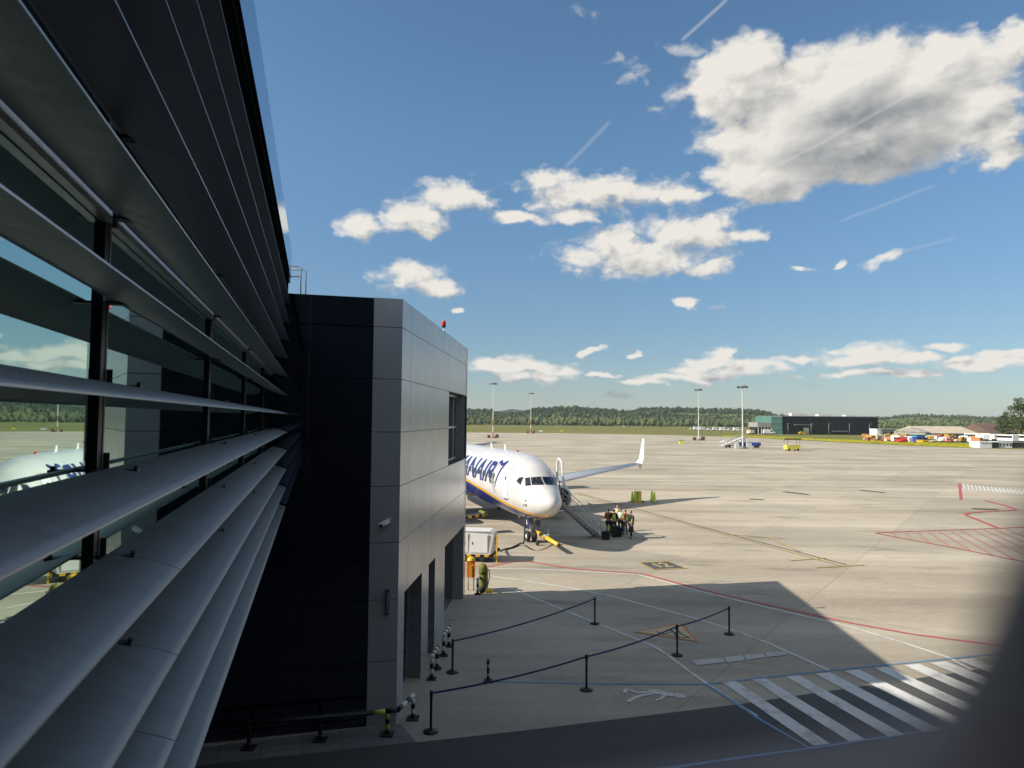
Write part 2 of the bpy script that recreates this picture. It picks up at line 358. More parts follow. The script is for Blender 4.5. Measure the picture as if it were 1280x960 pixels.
# zebra crossing: eight bars of one length
def z5(x, y): return (880 + x / 2.5275, 580 + y / 2.5275)
a0 = Vector(P(*z5(62, 692))); a1 = Vector(P(*z5(352, 893))); sv = a1 - a0
bars = []
for k, (xa, xb, y) in enumerate([(57, 100, 691), (152, 195, 683), (258, 300, 673), (351, 398, 664), (443, 490, 655), (536, 580, 646), (632, 680, 637), (714, 765, 629), (800, 850, 620)]):
    l, r = Vector(P(*z5(xa, y))), Vector(P(*z5(xb, y - 4)))
    q = [l, r, r + sv, l + sv]
    o = MB().add([(p.x, p.y, mark_z[0]) for p in q], [(0, 1, 2, 3)]).build('crossing_bar', M['p_white'], apron)
    if o.data.polygons[0].normal.z < 0: o.data.flip_normals()
mark_z[0] += .0005
# walking-person symbol
def z4(x, y): return (560 + x / 3.2, 680 + y / 3.2)
def stroke(pts, w):       # quads of a stroke in photograph points (mapped to ground)
    g = [Vector(P(*z4(*p))) for p in pts]; out = []
    L, Rr = [], []
    for i, p in enumerate(g):
        t = g[min(i + 1, len(g) - 1)] - g[max(i - 1, 0)]; t.normalize(); nn = Vector((-t.y, t.x)) * (w / 2); L.append(p + nn); Rr.append(p - nn)
    return [(L[i], Rr[i], Rr[i + 1], L[i + 1]) for i in range(len(g) - 1)]
def symbol(name, strokes, mt, blobs=(), label=None):
    mb = MB()
    for k, (pts, w) in enumerate(strokes):
        for q in stroke(pts, w):
            vs = [(p.x, p.y, mark_z[0] + k * .0005) for p in q]
            a = sum(vs[i][0] * vs[(i + 1) % 4][1] - vs[(i + 1) % 4][0] * vs[i][1] for i in range(4))
            mb.add(vs if a > 0 else vs[::-1], [(0, 1, 2, 3)])
    for (x, y, r) in blobs:
        c = Vector(P(*z4(x, y))); mb.add([(c.x + r * math.cos(t * math.pi / 8), c.y + r * math.sin(t * math.pi / 8), mark_z[0]) for t in range(16)], [tuple(range(16))])
    o = mb.build(name, mt, apron); mark_z[0] += .003
    if label: o['label'] = label
symbol('pedestrian_symbol', [([(905, 607), (860, 600), (814, 594)], .22), ([(872, 604), (852, 621), (830, 628)], .09), ([(868, 595), (838, 586), (802, 589)], .09),
                             ([(818, 601), (772, 608), (732, 624), (722, 634)], .12), ([(812, 595), (756, 597), (712, 582)], .12), ([(713, 582), (706, 598)], .11)], M['p_white'], [(928, 609, .17)])
patchpx([[z5(-40, 622), z5(58, 613), z5(66, 628), z5(-22, 638)], [z5(63, 612), z5(120, 606), z5(130, 622), z5(72, 629)], [z5(127, 605), z5(185, 600), z5(196, 612), z5(136, 620)], [z5(193, 598), z5(252, 594), z5(268, 604), z5(202, 612)]], M['p_white_worn'], 'worn_white_bars')
# warning triangle
def z6(x, y): return (780 + x / 7.383, 690 + y / 7.383)
patchpx([[z6(82, 742), z6(535, 655), z6(690, 834)]], M['p_orange'], 'warning_triangle')
patchpx([[z6(130, 741), z6(518, 673), z6(646, 816)]], M['p_cream'], 'triangle_field')
def z46(x, y): p = z6(x, y); return ((p[0] - 560) * 3.2, (p[1] - 680) * 3.2)
symbol('triangle_figure', [([z46(300, 740), z46(400, 770), z46(500, 790), z46(620, 800)], .1), ([z46(420, 715), z46(470, 755), z46(500, 790)], .13), ([z46(470, 700), z46(520, 760), z46(600, 795)], .1), ([z46(350, 770), z46(440, 745)], .08)], M['p_black'])
# stand number box
patchpx([[(796.5, 703), (836, 701.6), (860, 711), (816, 713)]], M['p_yellow'], 'stand_number_border')
patchpx([[(800, 703.7), (835, 702.4), (855.5, 710.4), (817.5, 712.1)]], M['p_black'], 'stand_number_field')
def stand_text():
    cu = bpy.data.curves.new('stand_number', 'FONT'); cu.body = '12'; cu.size = 1; cu.align_x = 'CENTER'; cu.align_y = 'CENTER'; cu.offset = .03
    t = bpy.data.objects.new('tmp', cu); COL.objects.link(t); bpy.context.view_layer.update()
    me = bpy.data.meshes.new_from_object(t.evaluated_get(bpy.context.evaluated_depsgraph_get())); bpy.data.objects.remove(t)
    A, B, C_, D = [Vector(P(*p)) for p in ((817.5, 711.6), (853, 710.2), (835, 702.9), (802, 704))]
    for v in me.vertices:
        u = .5 + v.co.x * .62; w = .5 + v.co.y * .95
        q = (A * (1 - u) + B * u) * (1 - w) + (D * (1 - u) + C_ * u) * w; v.co = (q.x, q.y, mark_z[0])
    me.materials.append(M['p_yellow']); o = bpy.data.objects.new('stand_number', me); COL.objects.link(o); o.parent = apron; mark_z[0] += .0005
stand_text()
ribbon([(719, 616.5), (765, 630.5), (800, 640), (880, 661.5), (1050, 707)], .16, M['p_yellow'], 'lead_in_line')
ribbon([(722, 616.3), (880, 659.8), (1058, 706.3)], .1, M['p_black'], 'lead_in_edge')
ribbon([(1018, 710), (1080, 706.6)], .16, M['p_yellow'], 'stop_bar')
ribbon([(988, 701), (1032, 698)], .16, M['p_yellow'], 'stop_bar')
ribbon([(905, 668), (960, 672), (1000, 690)], .14, M['p_yellow'], 'turning_line')
# red no-parking hatching further right
def z8(x, y): return (1120 + x / 7.39, 590 + y / 7.39)
ribbon([(1094, 666.5), z8(0, 556), z8(945, 522), z8(1300, 508)], .16, M['p_red'], 'hatch_edge')
ribbon([(1094, 666.5), z8(0, 605), z8(500, 695), z8(1160, 828), z8(1400, 872)], .16, M['p_red'], 'hatch_edge')
for a_, b_ in [((-40, 560), (10, 606)), ((70, 555), (165, 636)), ((180, 550), (325, 664)), ((285, 548), (505, 697)), ((390, 545), (710, 740)), ((495, 541), (890, 770)), ((590, 538), (1120, 822)), ((700, 534), (1250, 800)), ((800, 530), (1300, 760)), ((900, 525), (1350, 725)), ((1000, 521), (1400, 690))]:
    ribbon([z8(*a_), z8(*b_)], .13, M['p_red_worn'], 'hatch_bar')
ribbon(smoothpts([z8(945, 522), z8(790, 458), z8(670, 412), z8(645, 398), z8(680, 380), z8(860, 366), z8(1050, 358), z8(1098, 348), z8(1060, 330), z8(960, 300), z8(820, 265)]), .28, M['p_red'], 'red_curve')
ribbon([z8(585, 106), z8(592, 180), z8(601, 255)], .25, M['p_red'], 'red_bar')
teeth = []
for k in range(17):
    x = 612 + k * 36.5; y = 110 + k * 4.3
    teeth.append([z8(x, y), z8(x + 20, y + 1), z8(x + 20 + 18 + k * 1.2, y + 54 - k * .8), z8(x + 18 + k * 1.2, y + 52 - k * .8)])
patchpx(teeth, M['p_white'], 'white_teeth_marking')
# worn streaks of old paint far out; the last is a cast shadow painted dark
for pts, w, mt in [([(1120, 566.5), (1180, 569), (1222, 571.5)], 1.1, 'p_white'), ([(1205, 583), (1255, 586.5)], .9, 'p_white'), ([(980, 615), (1010, 618.5)], .7, 'p_black'), ([(1075, 613), (1105, 616)], .6, 'p_black'), ([(936, 624), (955, 625)], .5, 'p_black'), ([(1215, 636), (1248, 637.5)], .7, 'p_black'), ([(592, 558.5), (628, 553)], .9, 'p_black')]:
    ribbon(pts, w, M[mt], 'worn_and_shadow_patch')
# yellow band of flowers along the grass edge
fl_a = [P(905, 546.0), P(945, 546.6), P(1040, 551.6), P(1130, 556.0), P(1215, 559.6)]
fl_b = [P(905, 545.2), P(945, 545.4), P(1040, 549.6), P(1130, 553.0), P(1222, 555.6)]
mb = MB()
for i in range(len(fl_a) - 1):
    n_ = 90
    for k in range(n_):
        for r in range(5):
            a = Vector(fl_a[i]).lerp(Vector(fl_a[i + 1]), (k + random.random()) / n_); b = Vector(fl_b[i]).lerp(Vector(fl_b[i + 1]), (k + random.random()) / n_)
            p = a.lerp(b, (r + random.random()) / 5.2); h = random.uniform(.15, .45); w = random.uniform(.5, 1.3)
            mb.add([(p.x - w, p.y, .0), (p.x + w, p.y, .0), (p.x + w * .6, p.y + .3, h), (p.x - w * .6, p.y + .3, h), (p.x, p.y + 2, .02)], [(0, 1, 2, 3), (3, 2, 4)])
tag(mb.build('yellow_flowers', M['flowers']), 'band of yellow flowering verge along the far apron edge', None, None, 'stuff')

# ================================================================== TERMINAL with louvres
G0 = at(350, 924)
dd = ray(396, 524.5); u = Vector((dd.x, dd.y, 0)).normalized(); n = Vector((u.y, -u.x, 0)); ZV = Vector((0, 0, 1))
D0 = (EYE - G0).dot(n); SC = (G0 - EYE).dot(u)
k_ = D0 / .376
def T(s, d, h):        # s along facade from the camera, d metres left of the camera, h relative to the eye
    return EYE + u * s - n * d + ZV * h
HL = [sum(onplane(x, y, G0, n).z - H for x, y in q) / len(q) for q in ([(274, 0), (347.5, 311)], [(246, 0), (336, 311)], [(208, 0), (320, 311)], [(144, 0), (295, 311)], [(19.7, 0), (249, 311)], [(0, 229)], [(0, 478)], [(0, 722)], [(206, 733)], [(142, 955.6)], [(206, 955)], [(243, 960)])]
print('D0', D0, 'SC', SC, 'HL', [round(v, 3) for v in HL])
CH = .255 * D0 / .5; RISE = .07 * D0 / .5; DG = D0 + .31 * D0 / .5
DM = DG - .026
sm = [v * D0 / .5 for v in (-2.5, .25, 3.02, 5.78, 8.54, 11.3)] + [SC - .01]
term = thing('terminal_building', 'terminal facade of long grey horizontal sun louvres over mirrored glass, at the left', 'building', T(SC, D0 + 3, -H))
# louvre blade profile in (outward, up) from the front lip
prof_top = [(0, 0)] + [(-CH * t, RISE * t + .017 * math.sin(math.pi * t) ** .9) for t in (.12, .25, .4, .55, .7, .85, .95)] + [(-CH, RISE)]
prof_bot = [(-CH * t, RISE * t - .008 * math.sin(math.pi * t)) for t in (.97, .75, .5, .25, .03)]
prof = prof_top + [(-CH - .004, RISE - .008)] + prof_bot + [(.0, -.007)]
for r, h in enumerate(HL):
    for b in range(len(sm) - 1):
        s0, s1 = sm[b] + .004, sm[b + 1] - .004
        if s1 < -1.5: continue
        mb = MB(); k = len(prof)
        for s_ in (s0, s1):
            mb.v += [tuple(T(s_, D0 - o_, h + z_)) for o_, z_ in prof]
        for i in range(k):
            j = (i + 1) % k; mb.f.append([i, j, k + j, k + i]); lip = i in (0, k - 1, k - 2)
            mb.mi.append(1 if (i >= k - 2) else 0); mb.sm.append(i < 7)
        o_k = len(mb.v); mb.v += list(mb.v); mb.f += [[o_k + q for q in range(k)][::-1], [o_k + q for q in range(k, 2 * k)]]; mb.mi += [0, 0]; mb.sm += [False, False]
        bl = mb.build('louvre', [M['louvre'], M['louvre_lip']], term, True)
        bl.data.update()
        # bracket clamps the joint to the mullion
        if b < len(sm) - 2:
            s_ = sm[b + 1]
            q = MB().obox(T(s_ - .035, D0 + CH * .62, h + RISE * .6 + .018), u * .07, -n * (DM - D0 - CH * .62 - .001), ZV * .012)
            q.obox(T(s_ + .03, DM - .03, h + RISE - .01), u * .008, -n * .06, ZV * .085)
            q.tube([T(s_ + .0, D0 + CH * .66, h + RISE * .66 + .02), T(s_ + .0, D0 + CH * .66, h + RISE * .66 + .042)], .012, 8)
            q.build('bracket', M['darkgrey'], bl); bl.children[0].data.transform(WM[term.name].inverted())
for s_ in sm[1:-1]:
    mu = MB().obox(T(s_ - .07, DM, -1.9), u * .07, -n * .0255, ZV * (1.9 + 2.2)).build('mullion', M['black'], term, True)
    q = MB().obox(T(s_ + .0025, DM - .004, -1.9), u * .022, -n * .026, ZV * 4.1).build('mullion_edge', M['midgrey'], mu)
    q.data.transform(WM[term.name].inverted())
for b in range(len(sm) - 1):
    s0, s1 = sm[b], sm[b + 1]
    MB().obox(T(s0 + .03, DG, -1.9), u * (s1 - s0 - .06), -n * .03, ZV * (1.9 + .98)).build('window_pane', M['mirror_glass'], term, True)
    MB().obox(T(s0 + .03, DG, 1.06), u * (s1 - s0 - .06), -n * .03, ZV * 1.3).build('spandrel_pane', M['dark_glass'], term, True)
    MB().obox(T(s0 + .05, DG - .05, .985), u * (s1 - s0 - .1), -n * .045, ZV * .06).build('transom', M['alu'], term, True)
MB().obox(T(-9, DG - .02, -2.05), u * (SC + 9 - .02), -n * 9.1, ZV * .125).build('soffit', M['soffit'], term, True)
MB().obox(T(-9, D0 + 2.9, -H), u * (SC + 9 - .02), -n * .3, ZV * (H - 2.06)).build('lower_wall', M['soffit'], term, True)
fz0 = sum(onplane(x, y, G0, n).z - H for x, y in ((300, 0), (357, 311))) / 2; fz1 = sum(onplane(x, y, G0, n).z - H for x, y in ((318, 0), (364, 311))) / 2
MB().obox(T(-9, D0 + .06, HL[0] + .13), u * (SC + 9 - .02), -n * 1.2, ZV * (fz0 - HL[0] - .135)).build('fascia_band', M['matt_black'], term, True)
ns = 9
for i in range(ns):
    a = -9 + (SC + 8.98) * i / ns; l = (SC + 8.98) / ns
    MB().obox(T(a + .006, D0 + .0, fz0 + .002), u * (l - .012), -n * .04, ZV * (fz1 - fz0)).build('fascia_panel', M['fascia_glass'], term, True)
MB().obox(T(-9, D0 + .043, fz0 + .002), u * (SC + 9.6), -n * 9.2, ZV * (fz1 - fz0 - .1)).build('roof', M['darkgrey'], term, True)

MB().obox(T(-9, DG + .032, -1.92), u * (SC + 10.5), -n * 9, ZV * (1.92 + fz0)).build('wall', M['darkgrey'], term, True)
# wing of the terminal behind the camera (unseen; sized to darken what the dark glass and the louvres mirror)
M['wingglass'] = mat('wing_window', (.035, .038, .04), .3, 0, .1)
M['wingwall'] = mat('wing_cladding', (.05, .052, .056), .5, .2, .2, 1.5)
wing = thing('terminal_wing', 'unseen terminal wing wall with the window the view is taken from', 'building', T(-1.6, -6, -H))
MB().obox(T(-1.6, 9, -H), n * 50, -u * 5, ZV * (H + 7.0)).build('wall', M['wingwall'], wing, True)
for k in range(11):
    q = MB().obox(T(-1.59, .4 - k * 3.3, -1.2), n * 3.0, -u * .02, ZV * 2.6).build('window', M['wingglass'], wing, True)

# ================================================================== CORNER BLOCK
Cn = at(495, 905); a_ = ray(699, 524); a_ = Vector((a_.x, a_.y, 0)).normalized(); mdir = Vector((.9638, .2665, 0)).normalized()
an = Vector((a_.y, -a_.x, 0)); mn = Vector((mdir.y, -mdir.x, 0))   # outward normals
FARL = (at(580.5, 749) - Cn).dot(a_); HB = 10.08 * KS
blk = thing('gate_building', 'grey panelled corner building with dark glass front beside the louvred facade', 'building', Cn)
def clad_sheet(P0, eu, ul, vl, nrm, holes=(), name='cladding', gw=.009, dep=.016):
    def lines(L):
        o = []
        for i, x in enumerate(L):
            if i == 0: o.append((x, 0))
            elif i == len(L) - 1: o.append((x, 0))
            else: o += [(x - gw, 0), (x - gw * .6, 1), (x + gw * .6, 1), (x + gw, 0)]
        return o
    us, vs = lines(ul), lines(vl); mb = MB(); nu = len(us)
    for (v, gv) in vs:
        for (x, gu) in us:
            mb.v.append(tuple(P0 + eu * x + ZV * v - nrm * (dep if (gu or gv) else 0)))
    for j in range(len(vs) - 1):
        for i in range(nu - 1):
            xc, vc = (us[i][0] + us[i + 1][0]) / 2, (vs[j][0] + vs[j + 1][0]) / 2
            if any(h[0] < xc < h[1] and h[2] < vc < h[3] for h in holes): continue
            f = [j * nu + i, j * nu + i + 1, (j + 1) * nu + i + 1, (j + 1) * nu + i]
            if (eu.cross(ZV)).dot(nrm) < 0: f = f[::-1]
            groove = (us[i][1] and us[i + 1][1]) or (vs[j][1] and vs[j + 1][1])
            mb.f.append(f); mb.mi.append(1 if groove else 0); mb.sm.append(False)
    return mb.build(name, [M['clad'], M['black']], blk, True)
rows = [v * KS for v in (0, .2, 1.48, 2.9, 4.24, 5.57, 6.86, 8.13, 9.38)] + [HB]
def tpos(x): return (onplane(x, 560, Cn, an) - Cn).dot(a_)
tc_ = [tpos(x) for x in (512, 540.5, 560.5, 574, 584)]
def tposb(x, y): return (onplane(x, y, Cn, an) - Cn).dot(a_)
o1 = (tposb(505.5, 740), tposb(527, 740)); o2 = (tposb(536, 700), tposb(544, 690)); o3 = (tposb(556, 690), tposb(582, 655))
ul = sorted([0] + tc_ + [FARL]); w0, w1 = tc_[2], tposb(583.3, 540)
low = [0, o1[0], o1[1], o2[0], o2[1], o3[0], o3[1], FARL]
ulu = [0, tc_[0], tc_[1], tc_[2], tc_[3], w1, FARL]
for p0_, p1_ in ((0, o1[0]), (o1[1], o2[0]), (o2[1], o3[0]), (o3[1], FARL)): clad_sheet(Cn, a_, [p0_, p1_], rows[:4], an, (), 'cladding_pier')
clad_sheet(Cn, a_, ulu, [(2.902 * KS)] + rows[4:], an, [(w0, w1, (5.57 * KS), (8.13 * KS))], 'upper_cladding')
clad_sheet(Cn - mdir * .72, mdir, [0, .72], rows, mn, (), 'corner_cladding')
# dark curtain wall to the left
cw = 12.0
for i in range(len(rows) - 1):
    MB().obox(Cn - mdir * .74 + ZV * (rows[i] + .012) - mn * .03, -mdir * cw, -mn * .04, ZV * (rows[i + 1] - rows[i] - .024)).build('glass_band', M['dark_glass'], blk, True)
for k in range(6):
    MB().obox(Cn - mdir * (.74 + 1.5 + 1.5 * k) - mn * .022, -mdir * .03, -mn * .01, ZV * (HB - .05)).build('glazing_bar', M['black'], blk, True)
# solid body (set back from the openings)
MB().prism([Cn - mdir * .7 - mn * .12, Cn - mdir * .7 + a_ * (FARL - .1), Cn + a_ * (FARL - .1) - mdir * 14, Cn - mdir * 14 - mn * .12], ZV * (HB - .06)).build('wall', M['soffit'], blk, True)
rf_ = MB().prism([Cn - mdir * .02 + a_ * .02, Cn + a_ * (FARL - .02) - mdir * .02, Cn + a_ * (FARL - .02) - mdir * 14, Cn - mdir * 14 - mn * .07, Cn - mdir * .7 - mn * .03], ZV * .06).build('roof', M['darkgrey'], blk, True)
rf_.data.transform(Matrix.Translation((0, 0, HB - .062)))
MB().obox(Cn + a_ * (FARL - .012) - an * .02, -mdir * 14, a_ * .01, ZV * (HB - .07)).build('end_wall', M['midgrey'], blk, True)
# door openings: jambs, glass and light frames
for (t0, t1) in (o1, o2, o3):
    dep = .42
    q = MB()
    q.obox(Cn + a_ * t1 - an * .02, -an * (dep + .1), a_ * .012, ZV * (2.9 * KS))
    jam = q.build('jamb', M['midgrey'], blk, True)
    MB().obox(Cn + a_ * (t0 - .012) - an * .02, -an * (dep + .1), a_ * .012, ZV * (2.9 * KS)).build('jamb', M['darkgrey'], blk, True)
    MB().obox(Cn + a_ * t0 - an * .02 + ZV * (2.9 * KS), -an * (dep + .1), a_ * (t1 - t0), ZV * .012).build('lintel', M['darkgrey'], blk, True)
    dr = MB().obox(Cn + a_ * (t0 + .07) - an * dep, -an * .03, a_ * (t1 - t0 - .14), ZV * (2.82 * KS)).build('door', M['dark_glass'], blk, True)
    q = MB()
    for x in (t0 + .005, t1 - .07): q.obox(Cn + a_ * x - an * (dep - .04), -an * .06, a_ * .065, ZV * (2.89 * KS))
    q.obox(Cn + a_ * (t0 + .07) - an * (dep - .04), -an * .06, a_ * (t1 - t0 - .145), ZV * .08)
    q = q.build('door_frame', M['alu'], dr); q.data.transform(WM[blk.name].inverted())
# first-floor window
wd = .38
for t_, mt in ((w1, 'darkgrey'), (w0 - .012, 'darkgrey')):
    MB().obox(Cn + a_ * t_ - an * .02 + ZV * (5.58 * KS), -an * (wd + .1), a_ * .012, ZV * (2.54 * KS)).build('window_reveal', M[mt], blk, True)
for z_ in ((5.562 * KS), (8.126 * KS)):
    MB().obox(Cn + a_ * w0 - an * .02 + ZV * z_, -an * (wd + .1), a_ * (w1 - w0), ZV * .012).build('window_sill' if z_ < 6 else 'window_head', M['darkgrey'], blk, True)
wn = MB().obox(Cn + a_ * w0 - an * wd + ZV * (5.575 * KS), -an * .02, a_ * (w1 - w0), ZV * (2.54 * KS)).build('window', M['blue_glass'], blk, True)
q = MB(); mids = [w0 + .03, w0 + (w1 - w0) * .33, w0 + (w1 - w0) * .66, w1 - .07]
for x in mids: q.obox(Cn + a_ * x - an * (wd - .05) + ZV * (5.58 * KS), -an * .07, a_ * .08, ZV * (2.53 * KS))
for z_ in ((5.6 * KS), (6.82 * KS), (8.03 * KS)): q.obox(Cn + a_ * w0 - an * (wd - .048) + ZV * z_, -an * .066, a_ * (w1 - w0), ZV * .08)
q = q.build('window_frame', M['alu'], wn); q.data.transform(WM[blk.name].inverted())

# wall-mounted camera and lamp on the corner
cp = onplane(482, 653, Cn, mn)
cc = thing('security_camera', 'small white security camera bracketed on the corner cladding', 'camera', cp)
MB().tube([(0, 0, -.05), tuple(mn * .12 + Vector((0, 0, -.02)))], .018, 8).build('bracket', M['midgrey'], cc)
dcam = (mn * .4 - mdir * .35 + ZV * -.12).normalized()
q = MB().tube([tuple(mn * .1 - dcam * .12), tuple(mn * .1 + dcam * .2)], .05, 12); q.build('housing', M['offwhite'], cc)
MB().obox(mn * .1 - dcam * .14 + ZV * .052 - mdir * .05, dcam * .4, mdir * .1 + ZV * .0, ZV * .012).build('sun_shield', M['offwhite'], cc)
MB().tube([tuple(mn * .1 + dcam * .2), tuple(mn * .1 + dcam * .212)], .036, 12).build('lens', M['black'], cc)
lp = onplane(484, 752, Cn, mn)
wl = thing('wall_lamp', 'slim dark vertical wall lamp on the corner cladding', 'lamp', lp)
MB().box((mn.x * .05, mn.y * .05, 0), (.07, .09, .62), math.atan2(mn.y, mn.x)).build('lamp_body', M['darkgrey'], wl)
MB().box((mn.x * .12, mn.y * .12, .0), (.05, .06, .5), math.atan2(mn.y, mn.x)).build('lamp_shade', M['midgrey'], wl)
# beacon
bt = tposb(563, 419); bp_ = Cn + a_ * bt - an * .25
bp_.z = HB
be = thing('obstruction_beacon', 'red obstruction light on a short pole at the roof edge', 'light', bp_)
MB().tube([(0, 0, 0), (0, 0, .3)], .018, 8).build('pole', M['alu'], be)
MB().lathe([(0, .3), (.075, .3), (.08, .33), (.08, .36)], n=16).build('lamp_base', M['darkgrey'], be)
MB().lathe([(.075, .36), (.08, .38), (.08, .5), (.06, .54), (0, .55)], n=16).build('lens', M['redlamp'], be)
# roof access ladder hoop and box
rp = far(372, 365, 18.6); rp.z = HB + .0
lh = thing('roof_ladder', 'metal access ladder hoops rising from the gate building roof', 'ladder', rp)
for k, dy in enumerate((0, .45)):
    q = MB().tube([(-.62, dy, 0), (-.62, dy, .94), (-.55, dy, 1.0), (.0, dy, 1.0), (.08, dy, .94), (.08, dy, 0)], .022, 8); q.build('hoop', M['alu'], lh)
MB().tube([(-.62, 0, .72), (.08, 0, .72)], .016, 8).build('rail', M['alu'], lh)
rb = thing('roof_box', 'grey equipment box on the gate building roof under the ladder hoops', 'box', rp + Vector((-.32, .25, 0)))
MB().box((0, 0, .1), (.7, .35, .2)).build('housing', M['midgrey'], rb); MB().box((0, 0, .215), (.74, .38, .03)).build('lid', M['darkgrey'], rb)

# ================================================================== QUEUE BARRIERS
def post_top(b): return Vector((b.x, b.y, .96))
posts = {k: at(*p) for k, p in dict(a=(538.5, 915.5), b=(733, 863), c=(846.5, 819.5), d=(911.5, 793), e=(565.5, 841), f=(743.5, 780)).items()}
names = dict(a='black queue post nearest the corner of the gate building, belt to the right', b='black queue post between two blue belts, beside the walking-person marking', c='black queue post standing at the painted warning triangle',
             d='black queue post at the far end of the long blue belt', e='black queue post next to the striped hoops, start of the short belt', f='black queue post ending the belt that starts at the hoops')
nxt = dict(a='b', b='c', c='d', e='f')
qp = {}
for k, b in posts.items():
    t = thing('queue_post', names[k], 'barrier post', b, 0, 'belt barrier posts on the apron walkway')
    MB().lathe([(0, 0.0), (.18, .0), (.185, .02), (.17, .045), (.06, .06), (.045, .075)], n=28).build('base', M['black'], t)
    MB().lathe([(.032, .06), (.032, .86)], n=16).build('post', M['black'], t)
    MB().lathe([(.04, .84), (.042, .85), (.042, .97), (.03, .985), (0, .985)], n=16).build('head', M['black'], t)
    if k in nxt:
        dv = posts[nxt[k]] - b; L = dv.length; mb = MB(); N = 16; vs = []
        side = Vector((-dv.y, dv.x, 0)).normalized() * .0015
        for i in range(N + 1):
            s_ = i / N; p = dv * s_; z = .925 - .10 * 4 * s_ * (1 - s_) * (L / 6)
            for zz in (-.025, .025):
                for q in (-1, 1): vs.append((p.x + side.x * q, p.y + side.y * q, z + zz))
        fs = []
        for i in range(N):
            o = i * 4; fs += [(o, o + 4, o + 6, o + 2), (o + 1, o + 3, o + 7, o + 5), (o + 2, o + 6, o + 7, o + 3), (o, o + 1, o + 5, o + 4)]
        mb.add(vs, fs)
        bel = mb.build('belt', M['belt'] if 'belt' in M else M['navy'], t)
    qp[k] = t
# short marker post with yellow bands
sp = thing('marker_post', 'short black marker post with pale bands at the end of the blue line', 'post', at(610, 852.5))
MB().box((0, 0, .03), (.24, .24, .06)).build('base', M['rubber'], sp)
q = MB()
for i, (z0, z1) in enumerate([(.06, .18), (.18, .25), (.25, .42), (.42, .5), (.5, .64)]):
    q.cur = i % 2; q.tube([(0, 0, z0), (0, 0, z1)], .042, 14)
q.build('post', [M['black'], M['bollard_yellow']], sp)

def striped(mb, pts, r, L=.16, c0=0, n=12):
    pts = [Vector(p) for p in pts]; c = c0
    for i in range(len(pts) - 1):
        d = pts[i + 1] - pts[i]; k = max(1, round(d.length / L))
        for j in range(k):
            mb.cur = c % 2; c += 1
            mb.tube([pts[i] + d * (j / k), pts[i] + d * ((j + 1) / k)], r, n, cap=(j in (0, k - 1)))
    return c
hoops = [((539.4, 849.5), (546.2, 836.5), 'striped hoop bollard nearest the first doorway of the gate building'), ((554.5, 820), (561, 808.5), 'striped hoop bollard beside the queue post at the wall'), ((597, 743), (606.5, 737), 'black and white striped hoop bollard at the far corner of the gate building')]
for (p0, p1, lab) in hoops:
    g0, g1 = at(*p0), at(*p1); t = thing('hoop_bollard', lab, 'bollard', g0, 0, 'striped hoop bollards along the wall'); dv = g1 - g0
    q = MB(); hh = .6
    striped(q, [(0, 0, .04), (0, 0, hh)], .055, .13); q.build('upright', [M['black'], M['bollard_white']], t)
    q = MB(); striped(q, [tuple(dv + ZV * .04), tuple(dv + ZV * hh)], .055, .13); q.build('upright', [M['black'], M['bollard_white']], t)
    q = MB(); striped(q, [tuple(dv * -.06 + ZV * (hh + .05)), tuple(dv * 1.06 + ZV * (hh + .05))], .058, .16, 1); q.build('top_rail', [M['black'], M['bollard_white']], t)
    for o_ in (Vector(), dv): MB().box(tuple(o_ + ZV * .02), (.26, .26, .04)).build('foot', M['rubber'], t)
t0_ = at(516, 899); cb = thing('corner_guard_rail', 'yellow and black striped guard rail bending round the corner of the gate building', 'guard rail', at(484, 919))
base = at(484, 919); pts = [at(311, 936), at(400, 926), base, at(516, 899)]; hh = .55
MB().tube([tuple(at(252, 941) - base + ZV * hh), tuple(at(466, 920.5) - base + ZV * hh)], .06, 12).build('dark_rail', M['black'], cb)  # left rail, with its uprights, coloured black for both shade and dirt
g = MB(); striped(g, [tuple(at(466, 920.5) - base + ZV * hh), tuple(at(496, 917) - base + ZV * hh)], .06, .3, 1); g.build('front_rail', [M['black'], M['bollard_yellow']], cb)
g = MB(); striped(g, [tuple(at(496.5, 917) - base + ZV * hh), tuple(at(516, 898) - base + ZV * (hh + .02))], .06, .2); g.build('side_rail', [M['black'], M['bollard_white']], cb)
for i, p in enumerate(pts):
    o_ = p - base; q = MB(); striped(q, [tuple(o_ + ZV * .04), tuple(o_ + ZV * (hh - .05))], .05, .13); q.build('upright', [M['black'], M['black' if i < 2 else 'bollard_yellow' if i < 3 else 'bollard_white']], cb)
    MB().box(tuple(o_ + ZV * .02), (.3, .3, .04)).build('foot', M['rubber'], cb)

# extinguisher trolley and orange cabinet at the far corner
ex = thing('extinguisher_trolley', 'olive covered extinguisher trolley on black wheels at the far corner', 'trolley', at(604, 740), RAD(15))
MB().lathe([(0, .2), (.2, .2), (.21, .3), (.2, .75), (.19, .8)], n=16).build('cylinder', M['olive'], ex)
q = MB().tube([(0, 0, .78), (0, 0, .95), (-.05, 0, 1.08), (-.16, 0, 1.2)], .2, 14, rs=[.2, .21, .2, .1]); q.build('cover', M['olive'], ex)
for y_ in (-.24, .24): MB().lathe([(0, -.03), (.14, -.03), (.14, .03), (0, .03)], (-.1, y_, .14), 'Y', 16).build('wheel', M['rubber'], ex)
MB().box((.22, -.02, .06), (.36, .4, .1)).build('base_plate', M['yellow'], ex)
MB().tube([(.18, -.1, .3), (.26, -.1, .7), (.22, -.1, 1.0)], .02, 8).build('hose', M['rubber'], ex)
oc = thing('orange_cabinet', 'orange rescue cabinet on a stand at the far corner of the gate building', 'cabinet', at(590, 738))
MB().box((-.05, 0, .95), (.34, .3, .72)).build('case', M['orange'], oc)
